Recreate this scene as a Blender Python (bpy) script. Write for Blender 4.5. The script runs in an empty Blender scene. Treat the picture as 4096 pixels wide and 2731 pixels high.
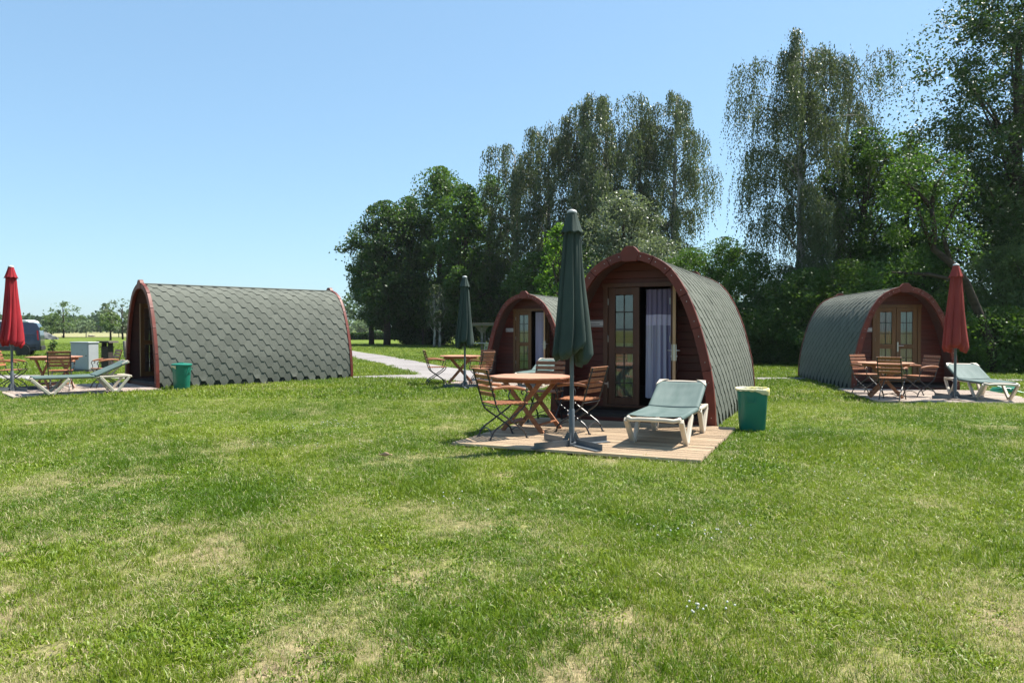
import bpy, math, random
import numpy as np
from mathutils import Vector, Matrix

random.seed(7)
RNG = np.random.default_rng(11)
scene = bpy.context.scene
COL = scene.collection
PI = math.pi
R = math.radians

# ------------------------------------------------------------------ camera
CAM_H = 1.40
cam_data = bpy.data.cameras.new('camera')
cam_data.sensor_width = 36.0
cam_data.lens = 26.02
cam_data.clip_start = 0.05
cam_data.clip_end = 6000.0
cam = bpy.data.objects.new('camera', cam_data)
COL.objects.link(cam)
cam.location = (0, 0, CAM_H)
cam.rotation_euler = (R(90 - 0.91), 0, 0)
scene.camera = cam

# ------------------------------------------------------------------ world, sun, exposure
SUN_EL, SUN_AZ = R(62), R(67)          # azimuth from +Y (view direction) towards +X (right)
world = bpy.data.worlds.new('World')
scene.world = world
world.use_nodes = True
wn = world.node_tree.nodes
wl = world.node_tree.links
wn.clear()
sky = wn.new('ShaderNodeTexSky')
sky.sky_type = 'NISHITA'
sky.sun_disc = False
sky.sun_elevation = SUN_EL
sky.sun_rotation = SUN_AZ
sky.altitude = 0
sky.air_density = 1.0
sky.dust_density = 0.7
sky.ozone_density = 1.2
bg = wn.new('ShaderNodeBackground')
bg.inputs['Strength'].default_value = 0.108
wo = wn.new('ShaderNodeOutputWorld')
gam = wn.new('ShaderNodeGamma')            # softer roll-off of the whole sky, as a phone camera shows it
gam.inputs['Gamma'].default_value = 0.56
tint = wn.new('ShaderNodeMix'); tint.data_type = 'RGBA'; tint.blend_type = 'MULTIPLY'
tint.inputs['Factor'].default_value = 1.0
tint.inputs['B'].default_value = (0.88, 1.20, 1.42, 1.0)
wl.new(sky.outputs[0], gam.inputs['Color'])
wl.new(gam.outputs[0], tint.inputs['A'])
wl.new(tint.outputs['Result'], bg.inputs[0])
wl.new(bg.outputs[0], wo.inputs[0])

sun_data = bpy.data.lights.new('sun', 'SUN')
sun_data.energy = 5.0
sun_data.angle = R(0.53)
sun_data.color = (1.0, 0.95, 0.87)
sun = bpy.data.objects.new('sun', sun_data)
COL.objects.link(sun)
to_sun = Vector((math.sin(SUN_AZ) * math.cos(SUN_EL), math.cos(SUN_AZ) * math.cos(SUN_EL), math.sin(SUN_EL)))
sun.rotation_euler = to_sun.to_track_quat('Z', 'Y').to_euler()
sun.location = (20, 10, 40)

vs = scene.view_settings
vs.view_transform = 'Standard'
vs.look = 'None'
vs.exposure = 1.4
vs.gamma = 1.0
vs.use_curve_mapping = False
scene.cycles.max_bounces = 7
scene.cycles.diffuse_bounces = 3
scene.cycles.transmission_bounces = 4
scene.cycles.transparent_max_bounces = 8
scene.cycles.use_denoising = True

# ------------------------------------------------------------------ terrain height
def sst(t):
    t = np.clip(t, 0, 1)
    return t * t * (3 - 2 * t)

def g_arr(x, y):
    return -0.1 * sst((x + 4) / 4.0) * sst((y - 11) / 6.0) * (1 - sst((y - 60) / 40.0)) \
        + 0.012 * np.sin(x * 0.7 + 1.3) * np.sin(y * 0.53)

def g(x, y):
    return float(g_arr(np.array(float(x)), np.array(float(y))))

# ------------------------------------------------------------------ value noise
_G = RNG.random((256, 256))
def vnoise(x, y):
    xi = np.floor(x).astype(int); yi = np.floor(y).astype(int)
    fx = sst(x - xi); fy = sst(y - yi)
    a = _G[xi % 256, yi % 256]; b = _G[(xi + 1) % 256, yi % 256]
    c = _G[xi % 256, (yi + 1) % 256]; d = _G[(xi + 1) % 256, (yi + 1) % 256]
    return (a * (1 - fx) + b * fx) * (1 - fy) + (c * (1 - fx) + d * fx) * fy

def fbm(x, y, o=4):
    s = 0; a = .5; t = 0
    for k in range(o):
        s = s + a * vnoise(x * 2 ** k + 17.3 * k, y * 2 ** k + 9.1 * k); t += a; a *= .55
    return s / t

# ------------------------------------------------------------------ materials
MATS = {}
def L(nt, a, b): nt.links.new(a, b)

def mat(name, c1, c2=None, scale=(6, 6, 6), rough=.6, bump=0.0, rand=.08, spec=.4, metal=0.0,
        detail=5.0, lo=.35, hi=.65, fine=None, fine_amt=.0, coat=0.0, coords='Object', sat=1.0, k=.76):
    """principled paint / wood / fabric: two colours mixed by (stretched) noise, per-object value shift, fine bump"""
    if name in MATS: return MATS[name]
    m = bpy.data.materials.new(name); m.use_nodes = True
    nt = m.node_tree; n = nt.nodes
    p = n['Principled BSDF']
    p.inputs['Roughness'].default_value = rough
    p.inputs['Specular IOR Level'].default_value = spec
    p.inputs['Metallic'].default_value = metal
    p.inputs['Coat Weight'].default_value = coat
    c2 = c2 or tuple(v * .8 for v in c1)
    c1 = tuple(v * k for v in c1); c2 = tuple(v * k for v in c2)
    tc = n.new('ShaderNodeTexCoord'); mp = n.new('ShaderNodeMapping')
    mp.inputs['Scale'].default_value = scale
    L(nt, tc.outputs[coords], mp.inputs['Vector'])
    oi = n.new('ShaderNodeObjectInfo')
    add = n.new('ShaderNodeVectorMath'); add.operation = 'ADD'
    sc = n.new('ShaderNodeMath'); sc.operation = 'MULTIPLY'; sc.inputs[1].default_value = 37.0
    L(nt, oi.outputs['Random'], sc.inputs[0])
    L(nt, mp.outputs[0], add.inputs[0]); L(nt, sc.outputs[0], add.inputs[1])
    no = n.new('ShaderNodeTexNoise'); no.inputs['Detail'].default_value = detail
    no.inputs['Scale'].default_value = 1.0
    L(nt, add.outputs[0], no.inputs['Vector'])
    mr = n.new('ShaderNodeMapRange'); mr.inputs['From Min'].default_value = lo; mr.inputs['From Max'].default_value = hi
    L(nt, no.outputs['Fac'], mr.inputs['Value'])
    mx = n.new('ShaderNodeMix'); mx.data_type = 'RGBA'
    mx.inputs['A'].default_value = (*c1, 1); mx.inputs['B'].default_value = (*c2, 1)
    L(nt, mr.outputs[0], mx.inputs['Factor'])
    hs = n.new('ShaderNodeHueSaturation'); hs.inputs['Saturation'].default_value = sat
    rv = n.new('ShaderNodeMapRange'); rv.inputs['To Min'].default_value = 1 - rand; rv.inputs['To Max'].default_value = 1 + rand
    L(nt, oi.outputs['Random'], rv.inputs['Value']); L(nt, rv.outputs[0], hs.inputs['Value'])
    L(nt, mx.outputs['Result'], hs.inputs['Color'])
    out = hs.outputs[0]
    hsrc = no.outputs['Fac']
    if fine:
        f = n.new('ShaderNodeTexNoise'); f.inputs['Scale'].default_value = fine; f.inputs['Detail'].default_value = 2
        L(nt, tc.outputs[coords], f.inputs['Vector'])
        fm = n.new('ShaderNodeMapRange'); fm.inputs['From Min'].default_value = .3; fm.inputs['From Max'].default_value = .7
        fm.inputs['To Min'].default_value = 1 - fine_amt; fm.inputs['To Max'].default_value = 1 + fine_amt
        L(nt, f.outputs['Fac'], fm.inputs['Value'])
        ml = n.new('ShaderNodeVectorMath'); ml.operation = 'SCALE'
        L(nt, out, ml.inputs[0]); L(nt, fm.outputs[0], ml.inputs['Scale'])
        out = ml.outputs[0]
        hsrc = f.outputs['Fac']
    L(nt, out, p.inputs['Base Color'])
    if bump:
        b = n.new('ShaderNodeBump'); b.inputs['Strength'].default_value = bump; b.inputs['Distance'].default_value = .01
        L(nt, hsrc, b.inputs['Height']); L(nt, b.outputs[0], p.inputs['Normal'])
    MATS[name] = m
    return m

def leaf_mat(name, ca, cb, trans=.45, rough=.45, spec=.35, tcol=(1.25, 1.25, .55), nscale=.5):
    if name in MATS: return MATS[name]
    m = bpy.data.materials.new(name); m.use_nodes = True
    nt = m.node_tree; n = nt.nodes
    p = n['Principled BSDF']; o = n['Material Output']
    p.inputs['Roughness'].default_value = rough; p.inputs['Specular IOR Level'].default_value = spec
    ca = tuple(v * 1.05 for v in ca); cb = tuple(v * 1.08 for v in cb)
    ge = n.new('ShaderNodeNewGeometry')
    no = n.new('ShaderNodeTexNoise'); no.inputs['Scale'].default_value = nscale; no.inputs['Detail'].default_value = 3
    L(nt, ge.outputs['Position'], no.inputs['Vector'])
    a = n.new('ShaderNodeMath'); a.operation = 'MULTIPLY_ADD'; a.inputs[1].default_value = .55
    sb = n.new('ShaderNodeMapRange'); sb.inputs['From Min'].default_value = .3; sb.inputs['From Max'].default_value = .7
    sb.inputs['To Min'].default_value = 0; sb.inputs['To Max'].default_value = .5
    L(nt, no.outputs['Fac'], sb.inputs['Value'])
    L(nt, ge.outputs['Random Per Island'], a.inputs[0]); L(nt, sb.outputs[0], a.inputs[2])
    mx = n.new('ShaderNodeMix'); mx.data_type = 'RGBA'
    mx.inputs['A'].default_value = (*ca, 1); mx.inputs['B'].default_value = (*cb, 1)
    L(nt, a.outputs[0], mx.inputs['Factor'])
    L(nt, mx.outputs['Result'], p.inputs['Base Color'])
    tr = n.new('ShaderNodeBsdfTranslucent')
    tm = n.new('ShaderNodeMix'); tm.data_type = 'RGBA'; tm.blend_type = 'MULTIPLY'; tm.inputs['Factor'].default_value = 1
    tm.inputs['B'].default_value = (*tcol, 1)
    L(nt, mx.outputs['Result'], tm.inputs['A']); L(nt, tm.outputs['Result'], tr.inputs['Color'])
    ms = n.new('ShaderNodeMixShader'); ms.inputs[0].default_value = trans
    L(nt, p.outputs[0], ms.inputs[1]); L(nt, tr.outputs[0], ms.inputs[2]); L(nt, ms.outputs[0], o.inputs['Surface'])
    MATS[name] = m
    return m

# ------------------------------------------------------------------ mesh building
class MB:
    def __init__(self): self.v = []; self.f = []
    def add(self, vs_, fs_):
        o = len(self.v)
        self.v += [tuple(q) for q in vs_]
        self.f += [tuple(i + o for i in t) for t in fs_]
        return self
    def box(self, c, s, rot=None):
        hx, hy, hz = s[0] / 2, s[1] / 2, s[2] / 2
        P = [Vector((sx * hx, sy * hy, sz * hz)) for sx in (-1, 1) for sy in (-1, 1) for sz in (-1, 1)]
        if rot is not None: P = [rot @ p for p in P]
        P = [p + Vector(c) for p in P]
        return self.add(P, [(0, 1, 3, 2), (4, 6, 7, 5), (0, 4, 5, 1), (2, 3, 7, 6), (0, 2, 6, 4), (1, 5, 7, 3)])
    def beam(self, a, b, w, h, up=(0, 0, 1)):
        """rectangular bar a->b; w across, h along up"""
        a = Vector(a); b = Vector(b); t = (b - a).normalized(); up = Vector(up)
        s = t.cross(up)
        if s.length < 1e-4: s = t.cross(Vector((0, 1, 0)))
        s.normalize(); u = s.cross(t).normalized()
        P = []
        for q in (a, b):
            for i, j in ((-1, -1), (1, -1), (1, 1), (-1, 1)):
                P.append(q + s * (w / 2 * i) + u * (h / 2 * j))
        return self.add(P, [(3, 2, 1, 0), (4, 5, 6, 7), (0, 1, 5, 4), (1, 2, 6, 5), (2, 3, 7, 6), (3, 0, 4, 7)])
    def tube(self, pts, r, n=8, cap=True):
        pts = [Vector(p) for p in pts]
        rs = r if hasattr(r, '__len__') else [r] * len(pts)
        rings = []; prev = None
        for i, p in enumerate(pts):
            a = pts[max(i - 1, 0)]; b = pts[min(i + 1, len(pts) - 1)]
            t = (b - a).normalized()
            if prev is None:
                s = t.cross(Vector((0, 0, 1)))
                if s.length < .05: s = t.cross(Vector((0, 1, 0)))
            else:
                s = prev - t * prev.dot(t)
            s.normalize(); prev = s; u = t.cross(s)
            rings.append([p + s * (math.cos(2 * PI * k / n) * rs[i]) + u * (math.sin(2 * PI * k / n) * rs[i]) for k in range(n)])
        o = len(self.v)
        for rg in rings: self.v += [tuple(q) for q in rg]
        for i in range(len(pts) - 1):
            for k in range(n):
                k2 = (k + 1) % n
                self.f.append((o + i * n + k, o + i * n + k2, o + (i + 1) * n + k2, o + (i + 1) * n + k))
        if cap:
            self.f.append(tuple(o + k for k in reversed(range(n))))
            self.f.append(tuple(o + (len(pts) - 1) * n + k for k in range(n)))
        return self
    def prism(self, outline, z0, z1, axis='z'):
        """outline of 2D points extruded along axis"""
        def P(q, d):
            return {'z': (q[0], q[1], d), 'y': (q[0], d, q[1]), 'x': (d, q[0], q[1])}[axis]
        n = len(outline)
        V = [P(q, z0) for q in outline] + [P(q, z1) for q in outline]
        F = [tuple(reversed(range(n))), tuple(range(n, 2 * n))] + [(i, (i + 1) % n, n + (i + 1) % n, n + i) for i in range(n)]
        return self.add(V, F)
    def lathe(self, prof, n=32, c=(0, 0, 0), cap=True, sq=None):
        """revolve (r,z); sq: superellipse exponent for a squarish section"""
        o = len(self.v)
        for r, z in prof:
            for k in range(n):
                a = 2 * PI * k / n
                q = 1.0
                if sq:
                    q = (abs(math.cos(a)) ** sq + abs(math.sin(a)) ** sq) ** (-1 / sq)
                self.v.append((c[0] + r * q * math.cos(a), c[1] + r * q * math.sin(a), c[2] + z))
        for i in range(len(prof) - 1):
            for k in range(n):
                k2 = (k + 1) % n
                self.f.append((o + i * n + k, o + i * n + k2, o + (i + 1) * n + k2, o + (i + 1) * n + k))
        if cap:
            self.f.append(tuple(o + k for k in reversed(range(n))))
            self.f.append(tuple(o + (len(prof) - 1) * n + k for k in range(n)))
        return self
    def mesh(self, name, smooth=False, fix=True):
        me = bpy.data.meshes.new(name)
        me.from_pydata(self.v, [], self.f)
        if fix:
            import bmesh
            bm = bmesh.new(); bm.from_mesh(me)
            bmesh.ops.recalc_face_normals(bm, faces=bm.faces)
            bm.to_mesh(me); bm.free()
        if smooth:
            me.polygons.foreach_set('use_smooth', [True] * len(me.polygons))
            if smooth != 'all':
                me.set_sharp_from_angle(angle=R(40))
        me.update()
        return me

def obj(name, mb, material, parent=None, loc=(0, 0, 0), rot=(0, 0, 0), smooth=False, bevel=0.0):
    me = mb if isinstance(mb, bpy.types.Mesh) else mb.mesh(name, smooth)
    if not me.materials: me.materials.append(material)
    o = bpy.data.objects.new(name, me)
    COL.objects.link(o)
    o.location = loc; o.rotation_euler = rot
    if parent is not None: o.parent = parent
    if bevel:
        b = o.modifiers.new('bevel', 'BEVEL'); b.width = bevel; b.segments = 2; b.limit_method = 'ANGLE'
    return o

def tag(o, label=None, cat=None, group=None, kind=None):
    if label: o['label'] = label
    if cat: o['category'] = cat
    if group: o['group'] = group
    if kind: o['kind'] = kind
    return o

def thing(name, label, cat, loc=(0, 0, 0), rz=0.0, group=None):
    o = bpy.data.objects.new(name, None)
    o.empty_display_size = .2
    COL.objects.link(o)
    o.location = loc; o.rotation_euler = (0, 0, rz)
    return tag(o, label, cat, group)

KIDS = {}
def copy_tree(o, parent=None):
    c = o.copy(); COL.objects.link(c)
    c.parent = parent
    for ch in list(o.children): copy_tree(ch, c)
    return c

def np_mesh(name, V, F, mats, smooth=False):
    """V (n,3); F (m,k) constant k"""
    me = bpy.data.meshes.new(name)
    V = np.ascontiguousarray(V, dtype=np.float32); F = np.ascontiguousarray(F, dtype=np.int32)
    m, k = F.shape
    me.vertices.add(len(V)); me.vertices.foreach_set('co', V.ravel())
    me.loops.add(m * k); me.loops.foreach_set('vertex_index', F.ravel())
    me.polygons.add(m)
    me.polygons.foreach_set('loop_start', np.arange(0, m * k, k, dtype=np.int32))
    me.polygons.foreach_set('loop_total', np.full(m, k, dtype=np.int32))
    if smooth: me.polygons.foreach_set('use_smooth', np.ones(m, dtype=bool))
    me.update(calc_edges=True)
    for q in mats: me.materials.append(q)
    return me
# ------------------------------------------------------------------ material library
M_RIM   = mat('rim_wood', (.185, .032, .017), (.132, .022, .012), (5, 5, 5), .55, .15, .14, k=.70)
M_WALL  = mat('wall_wood', (.100, .014, .007), (.066, .009, .005), (1.2, 9, 22), .5, .12, .16, k=.85)
M_FRAME = mat('door_wood', (.105, .036, .015), (.075, .024, .010), (14, 14, 1.5), .45, .1, .08)
M_FRAME2 = mat('light_door_wood', (.19, .088, .028), (.14, .062, .020), (14, 14, 1.5), .45, .1, .06)
M_INNER = mat('inner_wood', (.060, .014, .010), (.042, .010, .008), (2, 2, 9), .6, .1, .05)
M_SHING = mat('shingle', (.178, .190, .160), (.140, .152, .128), (1.3, 1.3, 1.3), .92, .35, .045, spec=.2, fine=420, fine_amt=.34, k=.65)
M_SHING_D = mat('underlay', (.05, .056, .05), (.035, .04, .036), (3, 3, 3), .9, .2, .02, spec=.2)
M_DECK  = mat('deck_wood', (.44, .330, .220), (.32, .235, .155), (2.0, 26, 26), .75, .25, .20, spec=.2, k=1.0)
M_DECK2 = mat('grey_deck_wood', (.48, .40, .335), (.37, .30, .25), (2.0, 26, 26), .75, .25, .18, spec=.2, k=.95)
M_TEAK  = mat('teak', (.38, .160, .072), (.26, .100, .046), (3, 30, 30), .5, .12, .15, spec=.35)
M_TEAKT = mat('teak_top', (.55, .27, .17), (.44, .20, .12), (3, 30, 30), .5, .12, .08, spec=.3)
M_IRON  = mat('black_iron', (.018, .019, .021), (.03, .03, .032), (20, 20, 20), .42, .1, .05, spec=.5)
M_STEEL = mat('steel', (.55, .55, .55), (.45, .45, .45), (9, 9, 9), .32, 0, .03, metal=1.0)
M_POLE  = mat('grey_pole', (.115, .135, .15), (.09, .105, .12), (9, 9, 3), .45, .05, .03, spec=.4)
M_GREEN = mat('green_canvas', (.056, .078, .068), (.042, .060, .053), (3, 3, 2), .85, .12, .02, spec=.15, fine=260, fine_amt=.1)
M_RED   = mat('red_canvas', (.42, .030, .040), (.31, .022, .030), (3, 3, 2), .85, .12, .02, spec=.15, fine=260, fine_amt=.1)
M_RED2  = mat('faded_red_canvas', (.36, .065, .055), (.29, .05, .045), (3, 3, 2), .85, .12, .02, spec=.15, fine=260, fine_amt=.1)
M_CAP   = mat('umbrella_cap', (.5, .52, .52), (.42, .44, .44), (9, 9, 9), .5)
M_PLAST = mat('cream_plastic', (.66, .60, .50), (.55, .47, .37), (4, 4, 4), .5, .08, .03, spec=.4)
M_SLING = mat('green_sling', (.074, .122, .112), (.112, .160, .150), (2.2, 9, 9), .7, .1, .05, spec=.3, fine=300, fine_amt=.12)
M_BIN   = mat('bin_green', (.010, .215, .150), (.008, .18, .125), (4, 4, 4), .38, .03, .04, spec=.5)
M_BAG   = mat('bin_bag', (.80, .76, .55), (.72, .62, .22), (7, 7, 5), .5, .3, .03)
M_WHITE = mat('white_plate', (.55, .55, .57), (.48, .48, .5), (9, 9, 9), .4)
M_INK   = mat('ink', (.05, .05, .06), (.05, .05, .06), (9, 9, 9), .5)
M_CURT  = None
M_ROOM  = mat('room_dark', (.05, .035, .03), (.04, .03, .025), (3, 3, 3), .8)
M_BARK  = mat('bark', (.085, .068, .052), (.045, .036, .028), (3, 3, 9), .9, .4, .1, spec=.1)
M_BIRCH = mat('birch_bark', (.40, .38, .35), (.07, .06, .055), (4, 4, 1.6), .8, .3, .05, spec=.15, lo=.45, hi=.62)
M_GREYM = mat('grey_cabinet', (.44, .46, .48), (.40, .42, .44), (3, 3, 3), .5, .03, .02)
M_WOODG = mat('shaded_grey_weathered_wood', (.32, .29, .25), (.22, .20, .17), (2, 14, 14), .85, .2, .08, k=.5)  # weathered grey; tree shade over the washing stand is darkened into the colour
M_DARKW = mat('dark_wood', (.05, .036, .03), (.035, .026, .022), (8, 8, 8), .7, .15, .05)
M_VAN   = mat('van_paint', (.012, .017, .034), (.010, .014, .028), (1, 1, 1), .28, 0, 0, spec=.5, coat=.6)
M_GLASSD = mat('dark_glass', (.012, .014, .016), (.012, .014, .016), (1, 1, 1), .06, 0, 0, spec=.6)
M_TYRE  = mat('tyre', (.02, .02, .02), (.025, .025, .025), (9, 9, 9), .85)
M_ALLOY = mat('alloy', (.62, .63, .65), (.55, .56, .58), (5, 5, 5), .35, 0, 0, metal=.8)
M_REDL  = mat('tail_light', (.35, .01, .01), (.3, .01, .01), (5, 5, 5), .15)
M_CARAV = mat('caravan_white', (.78, .80, .82), (.72, .74, .77), (1, 1, 1), .4)
M_PINK  = mat('pink_curtain', (.60, .20, .17), (.45, .12, .11), (3, 30, 1), .8)
M_NET   = mat('pale_curtain', (.50, .54, .52), (.40, .44, .43), (30, 30, 2), .8)
M_HOSE  = mat('hose', (.02, .32, .22), (.02, .28, .2), (3, 3, 3), .4)
M_TARP  = mat('tarp', (.20, .20, .20), (.10, .105, .11), (2, 2, 2), .8, .3)
M_STRAW = mat('dry_leaf', (.55, .36, .24), (.40, .24, .15), (20, 20, 20), .7, .2)
M_LOG   = mat('pale_log', (.62, .50, .36), (.46, .36, .26), (2, 9, 9), .8)

def glass_mat():
    m = bpy.data.materials.new('window_glass'); m.use_nodes = True
    nt = m.node_tree; n = nt.nodes; n.clear()
    o = n.new('ShaderNodeOutputMaterial')
    gl = n.new('ShaderNodeBsdfGlossy'); gl.inputs['Roughness'].default_value = .015
    gl.inputs['Color'].default_value = (.9, .93, .92, 1)
    tr = n.new('ShaderNodeBsdfTransparent'); tr.inputs['Color'].default_value = (.82, .88, .86, 1)
    fr = n.new('ShaderNodeFresnel'); fr.inputs['IOR'].default_value = 1.75
    ms = n.new('ShaderNodeMixShader')
    nt.links.new(fr.outputs[0], ms.inputs[0]); nt.links.new(tr.outputs[0], ms.inputs[1]); nt.links.new(gl.outputs[0], ms.inputs[2])
    nt.links.new(ms.outputs[0], o.inputs[0])
    return m
M_GLASS = glass_mat()

def curtain_mat():
    """woven purple curtain: darker head, pale band, vertical stripes below (a printed pattern in object space)"""
    m = bpy.data.materials.new('striped_curtain'); m.use_nodes = True
    nt = m.node_tree; n = nt.nodes
    p = n['Principled BSDF']; p.inputs['Roughness'].default_value = .85; p.inputs['Specular IOR Level'].default_value = .1
    uv = n.new('ShaderNodeAttribute'); uv.attribute_name = 'cloth'
    sx = n.new('ShaderNodeSeparateXYZ'); nt.links.new(uv.outputs['Vector'], sx.inputs[0])
    st = n.new('ShaderNodeValToRGB'); st.color_ramp.interpolation = 'CONSTANT'
    e = st.color_ramp.elements
    e[0].color = (.43, .43, .52, 1); e[1].position = .24; e[1].color = (.24, .235, .32, 1)
    for pos, c in ((.36, (.42, .42, .52)), (.52, (.28, .27, .39)), (.62, (.43, .43, .53)), (.74, (.20, .19, .30)), (.86, (.34, .33, .45))):
        q = e.new(pos); q.color = (*c, 1)
    nt.links.new(sx.outputs[0], st.inputs[0])
    hd = n.new('ShaderNodeValToRGB'); hd.color_ramp.interpolation = 'CONSTANT'
    e = hd.color_ramp.elements
    e[0].color = (0, 0, 0, 1); e[1].position = .667; e[1].color = (1, 1, 1, 1)
    nt.links.new(sx.outputs[2], hd.inputs[0])
    hc = n.new('ShaderNodeValToRGB'); hc.color_ramp.interpolation = 'CONSTANT'
    e = hc.color_ramp.elements
    e[0].color = (.50, .48, .62, 1); e[1].position = .765; e[1].color = (.17, .15, .24, 1)
    nt.links.new(sx.outputs[2], hc.inputs[0])
    mx = n.new('ShaderNodeMix'); mx.data_type = 'RGBA'
    nt.links.new(hd.outputs[0], mx.inputs['Factor']); nt.links.new(st.outputs[0], mx.inputs['A']); nt.links.new(hc.outputs[0], mx.inputs['B'])
    nt.links.new(mx.outputs['Result'], p.inputs['Base Color'])
    return m
M_CURT = curtain_mat()

# ------------------------------------------------------------------ ground: one lawn sheet to the horizon
def dryness(x, y):
    """0 lush .. 1 dry thatch / bare: worn patches in the near lawn"""
    n1 = fbm(x * 1.15 + 3.1, y * .85 + 8.2, 4)
    n2 = fbm(x * 2.1 + 50, y * 1.7 + 20, 3)
    near = 1 - sst((y - 3.1) / 3.4)
    right = sst((x - .2) / 3.0) * (1 - sst((y - 3.0) / 2.2)) * .26
    left = sst((.4 - x) / 3.0) * sst((y - 3.0) / 2.0) * (1 - sst((y - 7.0) / 4.0)) * .22
    d = (n1 - .5) * 1.5 + (n2 - .5) * 1.4 + near * .50 + right + left - .13
    return np.clip(d, 0, 1)

def axis(lims, growth, far):
    a = list(np.arange(lims[0], lims[1], lims[2]))
    s = lims[2]; hi = []; q = a[-1]
    while q < far[1]:
        s *= growth; q += s; hi.append(q)
    s = lims[2]; lo = []; q = a[0]
    while q > far[0]:
        s *= growth; q -= s; lo.append(q)
    return np.array(lo[::-1] + a + hi)
gx = axis((-9, 9, .16), 1.11, (-2500, 2500))
gy = axis((2.2, 14, .16), 1.08, (-600, 4500))
GX, GY = np.meshgrid(gx, gy, indexing='ij')
GZ = g_arr(GX, GY)
nx, ny = GX.shape
idx = np.arange(nx * ny).reshape(nx, ny)
F = np.stack([idx[:-1, :-1], idx[1:, :-1], idx[1:, 1:], idx[:-1, 1:]], -1).reshape(-1, 4)
def lawn_mat():
    m = bpy.data.materials.new('lawn_ground'); m.use_nodes = True
    nt = m.node_tree; n = nt.nodes
    p = n['Principled BSDF']; p.inputs['Roughness'].default_value = .95; p.inputs['Specular IOR Level'].default_value = .1
    at = n.new('ShaderNodeAttribute'); at.attribute_name = 'dry'
    tc = n.new('ShaderNodeTexCoord')
    mp = n.new('ShaderNodeMapping'); mp.inputs['Scale'].default_value = (.10, .45, 1)
    L(nt, tc.outputs['Object'], mp.inputs[0])
    no = n.new('ShaderNodeTexNoise'); no.inputs['Scale'].default_value = 1; no.inputs['Detail'].default_value = 8
    L(nt, mp.outputs[0], no.inputs['Vector'])
    nf = n.new('ShaderNodeTexNoise'); nf.inputs['Scale'].default_value = 28; nf.inputs['Detail'].default_value = 6
    L(nt, tc.outputs['Object'], nf.inputs['Vector'])
    m1 = n.new('ShaderNodeMix'); m1.data_type = 'RGBA'
    m1.inputs['A'].default_value = (.070, .112, .012, 1); m1.inputs['B'].default_value = (.140, .180, .028, 1)
    r1 = n.new('ShaderNodeMapRange'); r1.inputs['From Min'].default_value = .35; r1.inputs['From Max'].default_value = .65
    L(nt, no.outputs['Fac'], r1.inputs['Value']); L(nt, r1.outputs[0], m1.inputs['Factor'])
    m2 = n.new('ShaderNodeMix'); m2.data_type = 'RGBA'
    m2.inputs['B'].default_value = (.25, .185, .12, 1)
    L(nt, at.outputs['Fac'], m2.inputs['Factor']); L(nt, m1.outputs['Result'], m2.inputs['A'])
    m3 = n.new('ShaderNodeMix'); m3.data_type = 'RGBA'; m3.blend_type = 'MULTIPLY'; m3.inputs['Factor'].default_value = .8
    r3 = n.new('ShaderNodeMapRange'); r3.inputs['From Min'].default_value = .3; r3.inputs['From Max'].default_value = .7
    r3.inputs['To Min'].default_value = .45; r3.inputs['To Max'].default_value = 1.2
    L(nt, nf.outputs['Fac'], r3.inputs['Value'])
    L(nt, m2.outputs['Result'], m3.inputs['A']); L(nt, r3.outputs[0], m3.inputs['B'])
    L(nt, m3.outputs['Result'], p.inputs['Base Color'])
    b = n.new('ShaderNodeBump'); b.inputs['Strength'].default_value = .8; b.inputs['Distance'].default_value = .03
    L(nt, nf.outputs['Fac'], b.inputs['Height']); L(nt, b.outputs[0], p.inputs['Normal'])
    return m
me = np_mesh('lawn', np.stack([GX, GY, GZ], -1).reshape(-1, 3), F, [lawn_mat()], True)
at = me.attributes.new('dry', 'FLOAT', 'POINT')
DR = dryness(GX, GY) * (1 - sst((GY - 15) / 12))
at.data.foreach_set('value', DR.astype(np.float32).ravel())
lawn = obj('lawn', me, None); tag(lawn, 'short sunlit lawn with dry worn patches', None, None, 'structure')

def sheet(name, left, right, z, material, label):
    """ribbon between two polylines, draped on the terrain"""
    V = []; Fs = []; n = 0; NS = 6
    for i in range(len(left) - 1):
        for k in range(NS + (i == len(left) - 2)):
            t = k / NS
            row = []
            for j in range(7):
                s = j / 6
                x = (left[i][0] * (1 - t) + left[i + 1][0] * t) * (1 - s) + (right[i][0] * (1 - t) + right[i + 1][0] * t) * s
                y = (left[i][1] * (1 - t) + left[i + 1][1] * t) * (1 - s) + (right[i][1] * (1 - t) + right[i + 1][1] * t) * s
                row.append((x, y, g(x, y) + z))
            V += row; n += 1
    for i in range(n - 1):
        for j in range(6):
            a = i * 7 + j; Fs.append((a, a + 1, a + 8, a + 7))
    o = obj(name, MB().add(V, Fs).mesh(name, 'all'), material)
    return tag(o, label, None, None, 'structure')

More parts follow.
